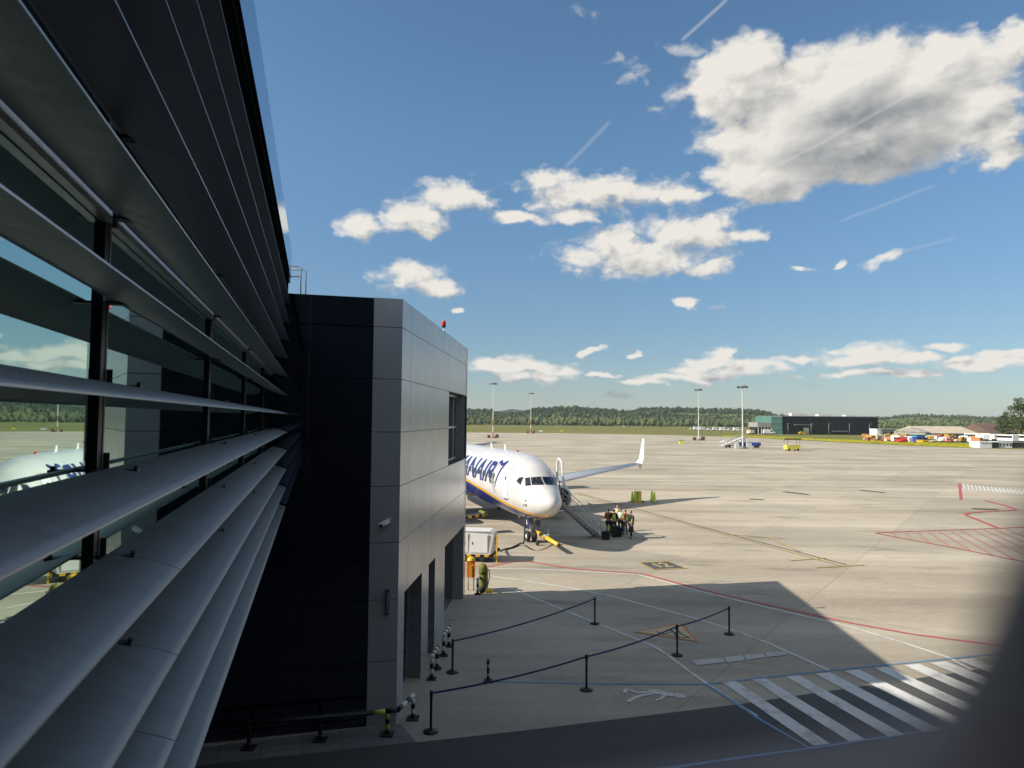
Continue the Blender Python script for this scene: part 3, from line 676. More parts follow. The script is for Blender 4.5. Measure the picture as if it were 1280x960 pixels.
MB().box((-.05, -.16, .85), (.1, .03, .5)).build('strap', M['yellow'], oc)
MB().lathe([(.19, 1.31), (.17, 1.4), (.09, 1.46), (0, 1.47)], (-.05, 0, 0), n=16).build('hood', M['yellow'], oc)
for x_ in (-.17, .07): MB().tube([(x_, 0, 0), (x_, 0, .6)], .025, 8).build('leg', M['midgrey'], oc)

# ================================================================== AIRLINER
TH = RAD(17.0)
hd = Vector((math.sin(TH), -math.cos(TH), 0))
gear = at(663.5, 677); NOSE = gear + hd * 4.1; NOSE.z = 0
PHI = math.atan2(hd.y, hd.x)
air = thing('airliner', 'white airliner with blue belly and yellow stripe parked nose-on beyond the gate building', 'aircraft', NOSE, PHI)
ST = [  # d, top, bottom, half width
    (0.0, 2.76, 2.70, .03), (.06, 2.91, 2.52, .19), (.2, 3.05, 2.36, .35), (.5, 3.24, 2.15, .58), (.9, 3.44, 1.97, .78), (1.3, 3.60, 1.83, .94), (1.7, 3.76, 1.72, 1.07),
    (2.1, 4.02, 1.63, 1.18), (2.5, 4.36, 1.57, 1.28), (2.9, 4.64, 1.52, 1.37), (3.4, 4.88, 1.48, 1.49), (4.0, 5.06, 1.45, 1.61), (5.0, 5.26, 1.42, 1.75),
    (6.2, 5.37, 1.40, 1.83), (8.0, 5.41, 1.40, 1.88), (26.0, 5.41, 1.40, 1.88), (29.0, 5.41, 1.70, 1.80), (32.0, 5.38, 2.35, 1.52), (35.0, 5.25, 3.25, 1.02), (37.2, 5.05, 3.95, .55), (38.0, 4.9, 4.35, .28)]
def fus(d):
    for i in range(len(ST) - 1):
        if d <= ST[i + 1][0]:
            a, b = ST[i], ST[i + 1]; t = (d - a[0]) / (b[0] - a[0])
            p = ST[max(0, i - 1)]; q = ST[min(len(ST) - 1, i + 2)]; out = []
            for k in (1, 2, 3):      # cubic with non-uniform tangents
                h_ = b[0] - a[0]
                m0 = (b[k] - p[k]) / (b[0] - p[0]) if i > 0 else (b[k] - a[k]) / h_
                m1 = (q[k] - a[k]) / (q[0] - a[0])
                t2, t3 = t * t, t ** 3
                out.append((2 * t3 - 3 * t2 + 1) * a[k] + (t3 - 2 * t2 + t) * h_ * m0 + (-2 * t3 + 3 * t2) * b[k] + (t3 - t2) * h_ * m1)
            return out
    return list(ST[-1][1:])
def side_y(d, z):
    t, b, w = fus(d); mz, hz = (t + b) / 2, (t - b) / 2; q = 1 - ((z - mz) / hz) ** 2
    return w * math.sqrt(max(q, 0))
def livery():
    mt, nt, b = newmat('airliner_paint'); L = nt.links.new
    b.inputs['Roughness'].default_value = .25; b.inputs['Coat Weight'].default_value = .3
    tc = nd(nt, 'ShaderNodeTexCoord'); sx = nd(nt, 'ShaderNodeSeparateXYZ'); L(tc.outputs['Object'], sx.inputs[0])
    def mth(op, a, b_=None, c=None):
        q = nd(nt, 'ShaderNodeMath', operation=op)
        for i, v in enumerate((a, b_, c)):
            if v is None: continue
            if isinstance(v, (int, float)): q.inputs[i].default_value = v
            else: L(v, q.inputs[i])
        return q.outputs[0]
    d = mth('MULTIPLY', sx.outputs[0], -1.0)
    lin = mth('MULTIPLY_ADD', d, .1, 1.93); aft = mth('MULTIPLY_ADD', d, .066, 2.23)
    zt = mth('MINIMUM', mth('MINIMUM', lin, aft), 3.3)
    yel = mth('LESS_THAN', sx.outputs[2], zt)
    blu = mth('LESS_THAN', sx.outputs[2], mth('SUBTRACT', zt, .21))
    m1 = nd(nt, 'ShaderNodeMix', data_type='RGBA'); m1.inputs[6].default_value = (.62, .605, .575, 1); m1.inputs[7].default_value = (.78, .42, .02, 1); L(yel, m1.inputs[0])
    nz = nd(nt, 'ShaderNodeTexNoise', i_Scale=.9); L(tc.outputs['Object'], nz.inputs['Vector'])
    m2 = nd(nt, 'ShaderNodeMix', data_type='RGBA'); m2.inputs[7].default_value = (.012, .022, .17, 1); L(m1.outputs[2], m2.inputs[6]); L(blu, m2.inputs[0])
    mr = nd(nt, 'ShaderNodeMapRange', i_1=.3, i_2=.7, i_3=.94, i_4=1.04); L(nz.outputs['Fac'], mr.inputs[0])
    # panel joints every metre or so
    w = mth('PINGPONG', mth('ADD', d, .35), .78); ln = mth('LESS_THAN', w, .008); dk = mth('MULTIPLY_ADD', ln, -.10, 1.0)
    sc = nd(nt, 'ShaderNodeVectorMath', operation='SCALE'); L(m2.outputs[2], sc.inputs[0]); L(mth('MULTIPLY', mr.outputs[0], dk), sc.inputs['Scale'])
    L(sc.outputs[0], b.inputs['Base Color']); return mt
M['livery'] = livery()
M['wingpaint'] = mat('wing_grey', (.5, .51, .51), .35, .15, .06, .6)
M['nacelle'] = mat('engine_blue', (.012, .022, .17), .3, 0, .05)
M['lipmetal'] = mat('polished_lip', (.7, .7, .7), .2, .9, .03)
M['lettering'] = mat('navy_lettering', (.012, .02, .13), .4, 0, .05)
M['faint'] = mat('door_outline', (.22, .22, .22), .5, 0, .05)
M['beltmat'] = mat('belt_loader_grey', (.25, .25, .24), .5, .3, .1)
mb = MB(); NS = 56
ds = [0, .03, .06, .12, .2, .33, .5, .7, .9, 1.1, 1.3, 1.5, 1.7, 1.9, 2.1, 2.3, 2.5, 2.7, 2.9, 3.15, 3.4, 3.7, 4, 4.5, 5, 5.6, 6.2, 7, 8] + list(range(9, 27)) + [27, 28, 29, 30, 31, 32, 33, 34, 35, 36, 37, 37.6, 38]
for d in ds:
    t, b, w = fus(d)
    for j in range(NS):
        a = 2 * math.pi * j / NS; mb.v.append((-d, w * math.sin(a), (t + b) / 2 + (t - b) / 2 * math.cos(a)))
for i in range(len(ds) - 1):
    for j in range(NS): mb.f.append([i * NS + j, (i + 1) * NS + j, (i + 1) * NS + (j + 1) % NS, i * NS + (j + 1) % NS]); mb.mi.append(0); mb.sm.append(True)
mb.f.append(list(range(NS))); mb.f.append([(len(ds) - 1) * NS + j for j in range(NS)][::-1]); mb.mi += [0, 0]; mb.sm += [True, True]
fuse = mb.build('fuselage', M['livery'], air)
fuse.data.update()

def front_d(y, z):          # first d whose section contains (y, z)
    lo, hi = .0, 6.0
    for _ in range(40):
        m_ = (lo + hi) / 2; t, b, w = fus(m_)
        ins = ((y / w) ** 2 + ((z - (t + b) / 2) / ((t - b) / 2)) ** 2) < 1
        if ins: hi = m_
        else: lo = m_
    return hi
def patch(c, proj, mt, name, par, nn=8, off=.012):
    """patch following the fuselage skin; c = four corners (p,q)"""
    mb = MB()
    for j in range(nn + 1):
        for i in range(nn + 1):
            s, t = i / nn, j / nn
            p = (1 - t) * ((1 - s) * c[0][0] + s * c[1][0]) + t * ((1 - s) * c[3][0] + s * c[2][0])
            q = (1 - t) * ((1 - s) * c[0][1] + s * c[1][1]) + t * ((1 - s) * c[3][1] + s * c[2][1])
            mb.v.append(proj(p, q, off))
    for j in range(nn):
        for i in range(nn): k = j * (nn + 1) + i; mb.f.append([k, k + 1, k + nn + 2, k + nn + 1]); mb.mi.append(0); mb.sm.append(True)
    return mb.build(name, mt, par)
def pf(y, z, off): d = front_d(y, z); return (-d + off * 1.2, y * 1.004, z + off * .8)
def ps(sgn):
    def f(d, z, off): return (-d, sgn * (side_y(d, z) + off), z + off * .3)
    return f
for sg in (-1, 1):
    patch([(sg * .035, 3.72), (sg * .68, 3.68), (sg * .62, 4.09), (sg * .035, 4.14)], pf, M['black_glass'], 'windscreen', air)
    patch([(sg * .73, 3.67), (sg * 1.0, 3.60), (sg * .90, 4.04), (sg * .67, 4.09)], pf, M['black_glass'], 'cockpit_window', air)
    patch([(2.58, 3.62), (3.1, 3.82), (2.98, 4.06), (2.70, 4.08)], ps(sg), M['black_glass'], 'cockpit_window', air)
    d0_, d1_ = (3.95, 4.78) if sg < 0 else (4.0, 4.86)
    dm = MB()
    def strip(cs, w=.042):
        for (p, q) in zip(cs, cs[1:] + cs[:1]):
            k = 8
            for i in range(k):
                a = (p[0] + (q[0] - p[0]) * i / k, p[1] + (q[1] - p[1]) * i / k); b = (p[0] + (q[0] - p[0]) * (i + 1) / k, p[1] + (q[1] - p[1]) * (i + 1) / k)
                dx, dz = q[0] - p[0], q[1] - p[1]; l = math.hypot(dx, dz); nx, nz = -dz / l * w / 2, dx / l * w / 2
                dm.add([ps(sg)(a[0] + nx, a[1] + nz, .006), ps(sg)(b[0] + nx, b[1] + nz, .006), ps(sg)(b[0] - nx, b[1] - nz, .006), ps(sg)(a[0] - nx, a[1] - nz, .006)], [(0, 1, 2, 3)])
    if sg < 0:
        door = patch([(d0_ + .02, 2.68), (d1_ - .02, 2.68), (d1_ - .02, 4.46), (d0_ + .02, 4.46)], ps(sg), M['white'], 'door', air, 8, .004)
        strip([(d0_, 2.66), (d1_, 2.66), (d1_, 4.48), (d0_, 4.48)]); dm.build('door_outline', M['faint'], door)
        patch([(d0_ + .1, 2.57), (d1_ - .1, 2.57), (d1_ - .1, 2.63), (d0_ + .1, 2.63)], ps(sg), M['darkgrey'], 'door_sill', door, 2, .01)
        patch([(d0_ + .34, 3.78), (d0_ + .5, 3.78), (d0_ + .5, 4.02), (d0_ + .34, 4.02)], ps(sg), M['black_glass'], 'door_window', door, 2, .014)
    else:
        patch([(d0_, 2.66), (d1_, 2.66), (d1_, 4.5), (d0_, 4.5)], ps(sg), M['black'], 'doorway', air, 8, .006)
    for i in range(34):
        d = 6.2 + .508 * i
        if d > 25: break
        patch([(d, 3.72), (d + .25, 3.72), (d + .25, 4.05), (d, 4.05)], ps(sg), M['black_glass'], 'cabin_window', air, 2, .016)
# lettering
def text_mesh(body, size, shear=0.0, offset=0.0, sp=1.0):
    cu = bpy.data.curves.new('lettering', 'FONT'); cu.body = body; cu.size = size; cu.shear = shear; cu.offset = offset; cu.space_character = sp
    t = bpy.data.objects.new('tmp', cu); COL.objects.link(t); bpy.context.view_layer.update()
    me = bpy.data.meshes.new_from_object(t.evaluated_get(bpy.context.evaluated_depsgraph_get())); bpy.data.objects.remove(t); return me
def on_skin(me, xform, name, mt, sgn=-1, off=.01):
    bm = bmesh.new(); bm.from_mesh(me)
    ys = [v.co.y for v in bm.verts]; y0, y1 = min(ys), max(ys)
    for k in range(1, 14):
        g = bm.verts[:] + bm.edges[:] + bm.faces[:]
        bmesh.ops.bisect_plane(bm, geom=g, plane_co=(0, y0 + (y1 - y0) * k / 14, 0), plane_no=(0, 1, 0))
    for v in bm.verts:
        d, z = xform(v.co.x, v.co.y); v.co = ps(sgn)(d, z, off)
    bm.to_mesh(me); bm.free(); me.materials.clear(); me.materials.append(mt)
    o = bpy.data.objects.new(name, me); COL.objects.link(o); o.parent = air; return o
LT = 1.36; LB = 3.42
me = text_mesh('RYANAIR', LT / .72, .30, .05, 1.0)
wmax = max(v.co.x for v in me.vertices); sxx = 12.2 / wmax
on_skin(me, lambda x, y: (6.55 + (wmax - x) * sxx, LB + y), 'airline_name', M['lettering'])
me = text_mesh('.com', .62, .2, .012); wm2 = max(v.co.x for v in me.vertices)
on_skin(me, lambda x, y: (6.15 + (wm2 - x) * .75, LB - .02 + y), 'web_suffix', M['faint'])
# winged harp emblem beside the name (outline drawn as thick strokes)
hb = MB()
def hstroke(pts, w):
    pts = [(5.95 + (p[0] - 5.4) * 1.25, p[1]) for p in pts]
    ws = w if isinstance(w, (list, tuple)) else [w] * len(pts)
    L, Rr = [], []
    for i, p in enumerate(pts):
        a, b = pts[max(i - 1, 0)], pts[min(i + 1, len(pts) - 1)]; dx, dz = b[0] - a[0], b[1] - a[1]; l = math.hypot(dx, dz) or 1
        L.append((p[0] - dz / l * ws[i] / 2, p[1] + dx / l * ws[i] / 2)); Rr.append((p[0] + dz / l * ws[i] / 2, p[1] - dx / l * ws[i] / 2))
    q = [ps(-1)(*p, .012) for p in L] + [ps(-1)(*p, .012) for p in Rr]; k = len(pts)
    hb.add(q, [(i, i + 1, k + i + 1, k + i) for i in range(k - 1)])
hb.cur = 0
hstroke(smoothpts([(5.85, 4.70), (5.65, 4.80), (5.4, 4.68), (5.2, 4.66), (4.95, 4.84)], 4), .19)
hstroke(smoothpts([(4.9, 4.88), (5.02, 4.4), (5.2, 3.8), (5.45, 3.2)], 4), [.24] * 6 + [.2] * 4 + [.12] * 3)
hb.cur = 1
hstroke(smoothpts([(5.9, 4.6), (5.95, 4.1), (5.8, 3.4), (5.5, 2.85)], 4), .12)
for k in range(6): hstroke([(5.76 - k * .11, 4.58 - .02 * k), (5.78 - k * .08, 3.25 + k * .06)], .04)
hb.build('harp_emblem', [M['lettering'], M['faint']], air)
# small marks, probes and aerials
for (d, z, h_) in ((1.75, 2.75, .09), (1.75, 2.45, .16), (2.0, 2.45, .1)): patch([(d, z), (d + .1, z), (d + .1, z + h_), (d, z + h_)], ps(-1), M['darkgrey'], 'pitot_probe', air, 2, .03)
for d in (9.6, 13.2): MB().prism([(-d, -.02, 5.39), (-d - .42, -.02, 5.41), (-d - .4, -.02, 5.75), (-d - .2, -.02, 5.75)], (0, .04, 0)).build('aerial', M['white'], air)
MB().lathe([(0, .12), (.06, .1), (.1, .0)], (-7, 0, 5.4), n=12).build('beacon_lamp', M['redlamp'], air)
# wings
AF = [(0, 0), (.02, .35), (.1, .75), (.3, 1), (.6, .75), (1, .02), (.6, -.5), (.3, -.75), (.1, -.6), (.02, -.3)]
def loft(secs, mt, name, par):
    mb = MB(); k = len(AF)
    for (x, y, z, c, th, cant) in secs:
        for (s, t) in AF: mb.v.append((x - s * c, y - math.sin(cant) * t * th, z + math.cos(cant) * t * th))
    for i in range(len(secs) - 1):
        for j in range(k): mb.f.append([i * k + j, i * k + (j + 1) % k, (i + 1) * k + (j + 1) % k, (i + 1) * k + j]); mb.mi.append(0); mb.sm.append(True)
    mb.f.append(list(range(k))); mb.f.append([(len(secs) - 1) * k + j for j in range(k)]); mb.mi += [0, 0]; mb.sm += [False, False]
    o = mb.build(name, mt, par); bm = bmesh.new(); bm.from_mesh(o.data); bmesh.ops.recalc_face_normals(bm, faces=bm.faces); bm.to_mesh(o.data); bm.free(); return o
for sg in (1, -1):
    wg = loft([(-13.0, sg * 1.2, 2.0, 8.0, .36, 0), (-15.4, sg * 5.6, 2.42, 5.2, .22, 0), (-22.0, sg * 16.9, 3.45, 1.65, .07, 0)], M['wingpaint'], 'wing', air)
    wl_ = loft([(-22.0, sg * 16.9, 3.45, 1.62, .09, 0), (-22.35, sg * 17.2, 3.62, 1.4, .07, sg * .7), (-22.75, sg * 17.5, 3.98, 1.15, .06, sg * 1.1), (-24.0, sg * 18.2, 5.75, .5, .03, sg * 1.2)], M['white'], 'winglet', wg)
    loft([(-22.4, sg * 17.15, 3.58, 1.05, .05, sg * -.3), (-23.5, sg * 17.6, 2.9, .35, .02, sg * -.9)], M['wingpaint'], 'lower_winglet', wg)
    for (y, x0, l) in ((7.8, -19.5, 2.8), (11.6, -20.6, 2.2), (14.0, -21.4, 1.6)):
        MB().tube([(x0, sg * y, 2.35 + (y - 5.6) * .09), (x0 - l * .4, sg * y, 2.25 + (y - 5.6) * .09), (x0 - l, sg * y, 2.4 + (y - 5.6) * .09)], .2, 10, rs=[.06, .2, .03]).build('flap_fairing', M['wingpaint'], wg)
    ec = (-12.2, sg * 5.0, 1.6)
    en = MB().lathe([(.83, .0), (.93, -.02), (1.0, -.1), (1.1, -.35), (1.17, -.9), (1.17, -1.8), (1.06, -2.6), (.82, -3.4), (.78, -3.4), (.74, -2.8)], ec, 'X', 40).build('engine', M['white'], air)
    MB().lathe([(.815, -.6), (.82, -.3), (.85, -.04), (.9, .03), (.98, .0), (1.025, -.12)], ec, 'X', 40).build('intake_lip', M['lipmetal'], en)
    MB().lathe([(.0, -.62), (.82, -.7)], ec, 'X', 40).build('fan', M['black'], en)
    MB().lathe([(.0, -.25), (.12, -.34), (.22, -.6)], ec, 'X', 20).build('spinner', M['midgrey'], en)
    MB().lathe([(.55, -2.8), (.5, -3.6), (.4, -4.2), (.2, -4.3), (0, -4.8)], ec, 'X', 24).build('exhaust', M['midgrey'], en)
    MB().prism([(-13.4, sg * 4.83 - .12, 2.6), (-15.2, sg * 4.83 - .12, 2.55), (-18, sg * 4.83 - .12, 2.2), (-16.4, sg * 4.83 - .12, 1.9), (-14, sg * 4.83 - .12, 2.3)], (0, .24, 0)).build('pylon', M['wingpaint'], en)
    loft([(-32.6, sg * .7, 4.3, 3.6, .18, 0), (-36.6, sg * 7.0, 5.0, 1.3, .07, 0)], M['wingpaint'], 'tailplane', air)
    for dx in (-.45, .45):
        MB().lathe([(0, -.17), (.3, -.17), (.53, -.12), (.56, 0), (.53, .12), (.3, .17), (0, .17)], (-19.6, sg * 2.86 + dx, .56), 'Y', 24).build('main_wheel', M['rubber'], air)
    MB().tube([(-19.6, sg * 2.86, .55), (-19.2, sg * 2.7, 2.2)], .12, 12).build('main_gear_leg', M['alu'], air)
mb = MB(); fin = [(-29.5, 5.35), (-31.2, 5.6), (-33, 7.0), (-36.6, 12.4), (-38.9, 12.4), (-38.2, 5.2)]
MB().prism([(x, -.13, z) for x, z in fin], (0, .26, 0)).build('tail_fin', M['nacelle'], air)
# nose gear
nx = -4.1
MB().tube([(nx, 0, .34), (nx - .1, 0, 1.9)], .075, 14).build('nose_gear_leg', M['white'], air)
MB().tube([(nx + .05, 0, .8), (nx + .28, 0, .95), (nx + .02, 0, 1.3)], .03, 8).build('torque_link', M['alu'], air)
MB().tube([(nx, -.26, .34), (nx, .26, .34)], .06, 10).build('nose_gear_axle', M['alu'], air)
for y_ in (-.22, .22):
    wh = MB().lathe([(.16, -.1), (.3, -.095), (.34, -.04), (.34, .04), (.3, .095), (.16, .1)], (nx, y_, .34), 'Y', 24).build('nose_wheel', M['rubber'], air)
    MB().lathe([(0, -.06), (.17, -.085), (.17, .085), (0, .06)], (nx, y_, .34), 'Y', 20).build('rim', M['white'], wh)
for y_ in (-.33, .33):
    dr = MB().obox((nx - .25, y_ - .01, .98), (.95, 0, 0), (0, .02, 0), (0, (y_ / abs(y_)) * .06, .58)).build('nose_gear_door', M['nacelle'], air)
    MB().obox((nx + .12, y_ + (y_ / abs(y_)) * .022, 1.1), (.22, 0, 0), (0, .006 * y_ / abs(y_), 0), (0, (y_ / abs(y_)) * .034, .3)).build('door_emblem', M['white'], dr)
MB().obox((nx + .35, -.3, 1.2), (.12, 0, 0), (0, .55, 0), (0, 0, .25)).build('taxi_light_panel', M['midgrey'], air)
MB().prism([(-3.2, -.03, 1.5), (-3.45, -.03, 1.5), (-3.5, -.03, 1.28)], (0, .04, 0)).build('blade_aerial', M['white'], air)
MB().prism([(-6.2, -.03, 1.42), (-6.5, -.03, 1.42), (-6.55, -.03, 1.12)], (0, .04, 0)).build('blade_aerial', M['white'], air)
# open left door swung forward, standing proud of the skin
patch([(3.2, 2.7), (3.9, 2.7), (3.9, 4.3), (3.2, 4.3)], ps(1), M['white'], 'open_door', air, 8, .16)

AW = Matrix.Translation(NOSE) @ Matrix.Rotation(PHI, 4, 'Z')
def AP(x, y, z): return AW @ Vector((x, y, z))
# airstairs with handrails at the far door (they unfold from the aircraft: a part of it)
AI = AW.inverted()
top = Vector((-4.43, 1.75, 2.62)); foot = AI @ at(748, 671); foot.z = .06
sd = (foot - top); perp = Vector((-sd.y, sd.x, 0)).normalized()
stairs = MB()
for s_ in (-.42, .42): stairs.obox(top + perp * s_ - Vector((0, 0, .22)) - perp * .03, sd, perp * .06, Vector((0, 0, .22)))
stairs = stairs.build('airstair', M['beltmat'], air)
q = MB(); nstep = 12
for i in range(nstep):
    p = top + sd * ((i + .5) / nstep); q.box(p, (.24, .8, .03), math.atan2(sd.y, sd.x))
q.build('tread', M['alu'], stairs)
for s_ in (-.45, .45):
    rail = MB(); up = Vector((0, 0, .95))
    rail.tube([top + perp * s_ + up * 1.15, top + sd * .3 + perp * s_ + up, top + sd * .97 + perp * s_ + up, foot + perp * s_], .022, 8)
    rail.tube([top + perp * s_ + up * .6, top + sd * .97 + perp * s_ + up * .5], .014, 6)
    for k in range(1, 9): rail.tube([top + sd * (k / 9) + perp * s_, top + sd * (k / 9) + perp * s_ + up], .012, 6)
    rail.build('handrail', M['alu'], stairs)
hoop_r = MB().tube([top + Vector((0, -.1, .1)) + perp * .35, top + Vector((0, .25, 1.3)) + perp * .35, top + Vector((0, .25, 2.25)) + perp * .3, top + Vector((0, .2, 2.45)), top + Vector((0, .25, 2.25)) - perp * .3, top + Vector((0, .3, 1.4)) - perp * .35, top + Vector((0, .45, .6)) - perp * .4], .07, 10)
hoop_r.build('entry_hoop', M['white'], stairs)

# ------------------------------------------------------------------ ramp equipment
def gp(x, y): return at(x, y)
# ground power unit
gl = at(603, 698); gr_ = at(622, 703.5); GZ = RAD(-7)
gpu = thing('ground_power_unit', 'white ground power unit trailer with yellow-black edging beside the gate building', 'generator trailer', gr_ + Vector((-1.45, .75, 0)), GZ)
MB().prism([(-1.5, -.68, .42), (1.15, -.68, .42), (1.32, -.62, .55), (1.32, -.62, 1.5), (1.1, -.68, 1.62), (-1.5, -.68, 1.62)], (0, 1.34, 0)).build('canopy', M['offwhite'], gpu)
pn = MB().box((.55, -.69, 1.02), (.9, .02, 1.0)).build('side_panel', M['white'], gpu); MB().box((.2, -.705, 1.0), (.05, .02, .12)).build('handle', M['darkgrey'], pn)
pn = MB().box((-.6, -.69, 1.02), (1.1, .02, 1.0)).build('side_panel', M['white'], gpu); MB().box((-.2, -.705, 1.0), (.05, .02, .12)).build('handle', M['darkgrey'], pn)
pn = MB().box((1.328, 0, 1.05), (.012, 1.0, .7)).build('end_panel', M['offwhite'], gpu)
q = MB().tube([(1.345, -.1, .9), (1.345, -.28, 1.0), (1.345, -.25, 1.2), (1.345, .05, 1.25), (1.345, .2, 1.32)], .025, 6); q.build('cable_hook', M['darkgrey'], pn)
MB().box((0, 0, .34), (2.7, 1.3, .12)).build('chassis', M['black'], gpu)
q = MB()
for i in range(12): q.cur = i % 2; q.box((-1.4 + i * .235, -.665, .36), (.235, .03, .12))
for i in range(6): q.cur = i % 2; q.box((1.36, -.55 + i * .22, .36), (.03, .22, .12))
q.build('hazard_edge', [M['yellow'], M['black']], gpu)
for x_ in (-.85, .8):
    for y_ in (-.58, .58): MB().lathe([(0, -.09), (.2, -.09), (.26, -.04), (.26, .04), (.2, .09), (0, .09)], (x_, y_, .26), 'Y', 20).build('wheel', M['rubber'], gpu)
MB().box((1.48, -.55, .72), (.07, .09, 1.44)).build('tow_bar', M['yellow'], gpu)
MB().lathe([(0, -.04), (.1, -.04), (.1, .04), (0, .04)], (1.5, -.1, .6), 'Y', 16).build('cable_reel', M['black'], gpu)
# power cable
h0 = gpu.location + Vector((1.6, .1, .45)); fz = AP(-3.0, -.72, 1.72)
gA = at(640, 685.5); gB = at(651, 681.5)
cpts = [h0, at(630, 689) + ZV * .1, gA + ZV * .05, gB + ZV * .12, at(655, 677, .55), (at(655.5, 662, .9) + fz) / 2, fz + Vector((0, 0, -.5)), fz]
cb_ = MB().tube([Vector(p) for p in smoothpts([tuple(p) for p in cpts], 6)], .05, 10).build('power_cable', M['rubber'])
tag(cb_, 'thick black power cable hanging from the airliner nose to the ground power unit', 'cable')
# towbar
tA = at(669.5, 671) + ZV * .35; tB = at(699, 686) + ZV * .0; tB.z = .5; tB = at(698.5, 681.5, .5)
tb = thing('tow_bar', 'yellow tow bar on small wheels reaching from the nose wheel towards the terminal', 'tow bar', at(684, 686))
o_ = tb.location
q = MB().tube([tA - o_, tA - o_ + (tB - tA) * .1, tA - o_ + (tB - tA) * .12, tB - o_], .12, 14, rs=[.08, .08, .125, .125]); q.build('tube', M['yellow'], tb)
MB().tube([tB - o_, tB - o_ + (tB - tA).normalized() * .1], .09, 12).build('coupling', M['darkgrey'], tb)
mid = (tA + tB) / 2 - o_; ax = Vector((.93, .36, 0)).normalized()
MB().tube([mid + ZV * (-mid.z + .16) - ax * .55, mid + ZV * (-mid.z + .16) + ax * .5], .03, 8).build('axle', M['darkgrey'], tb)
MB().tube([mid, mid + ZV * (-mid.z + .16)], .04, 8).build('strut', M['darkgrey'], tb)
for s_ in (-.6, .55):
    c_ = mid + ZV * (-mid.z + .16) + ax * s_; MB().tube([c_ - ax * .05, c_ + ax * .05], .16, 18).build('wheel', M['rubber'], tb)
MB().tube([mid + Vector((.15, 0, .05)), mid + Vector((.05, .1, .75))], .022, 8).build('lever', M['alu'], tb)
MB().box(mid + ZV * .13, (.3, .3, .1), math.atan2((tB - tA).y, (tB - tA).x)).build('pump_block', M['offwhite'], tb)
# belt loader at the hold
bl_end = AP(-8.3, -1.95, 1.25); out = (AW.to_3x3() @ Vector((.12, -1, 0))).normalized()
bll = thing('belt_loader', 'grey belt loader with yellow railing and hazard edging at the airliner hold', 'belt loader', Vector((bl_end.x, bl_end.y, 0)) + out * 3.0)
o_ = bll.location; sid = Vector((-out.y, out.x, 0)); e0 = bl_end - o_; e1_ = bl_end + out * 6.4 - o_; e1_.z = .75
MB().obox(e0 - sid * .45 + ZV * -.12, e1_ - e0, sid * .9, ZV * .16).build('conveyor', M['beltmat'], bll)
MB().obox(e0 - sid * .35 + ZV * .045, e1_ - e0, sid * .7, ZV * .015).build('belt', M['rubber'], bll)
q = MB()
for i in range(26): q.cur = i % 2; q.obox(e0 + (e1_ - e0) * (i / 26) + sid * .455 + ZV * -.13, (e1_ - e0) / 26, sid * .02, ZV * .16)
for i in range(26): q.cur = i % 2; q.obox(e0 + (e1_ - e0) * (i / 26) - sid * .475 + ZV * -.13, (e1_ - e0) / 26, sid * .02, ZV * .16)
q.build('hazard_edge', [M['yellow'], M['black']], bll)
MB().tube([e0 - sid * .5, e0 + sid * .5], .16, 14).build('end_roller', M['olive'], bll)
MB().obox(e0 + out * 2.0 - sid * .85 + ZV * (-e0.z + .3), out * 3.4, sid * 1.7, ZV * .4).build('chassis', M['offwhite'], bll)
for a in (2.5, 4.8):
    for s_ in (-.8, .8):
        c_ = e0 + out * a + sid * s_ + ZV * (-e0.z + .32); MB().tube([c_ - sid * .1, c_ + sid * .1], .32, 20).build('wheel', M['rubber'], bll)
q = MB()
for a in (1.3, 2.2, 3.1):
    q.tube([e0 + out * a - sid * .5 + ZV * 0, e0 + out * a - sid * .5 + ZV * .85], .03, 8)
for z_ in (.25, .55, .85): q.tube([e0 + out * 1.3 - sid * .5 + ZV * z_, e0 + out * 3.1 - sid * .5 + ZV * z_], .03, 8)
q.build('guard_rail', M['yellow'], bll)
# chock stand and cones
ck = thing('chock_stand', 'yellow chock stand with a lime board on the open apron', 'chock stand', at(796, 628), RAD(10))
MB().box((-.12, 0, .5), (.12, .5, 1.0)).build('frame', M['cone_lime'], ck); MB().box((.12, 0, .98), (.5, .55, .06)).build('top', M['yellow'], ck)
MB().box((.2, 0, .5), (.3, .5, .95)).build('panel', M['hiyellow'], ck); MB().box((.05, 0, .05), (.75, .6, .1)).build('base', M['yellow'], ck)
MB().box((.5, -.1, .08), (.22, .25, .16)).build('chock', M['rubber'], ck)
cn_ = [('lime safety cone left of its twin on the open apron', 790.5, 627.5), ('lime safety cone behind its twin right of the chock stand', 815, 626.5), ('lime safety cone in front, right of the chock stand', 818, 628.5)]
first = None
for lab, x, y in cn_:
    if first is None:
        first = thing('safety_cone', lab, 'cone', at(x, y), 0, 'lime cones on the apron')
        MB().box((0, 0, .025), (.4, .4, .05)).build('base', M['rubber'], first)
        MB().lathe([(.17, .05), (.07, .95), (0, .96)], n=20).build('cone', M['cone_lime'], first)
    else: copy_tree(first, at(x, y), 0, lab)

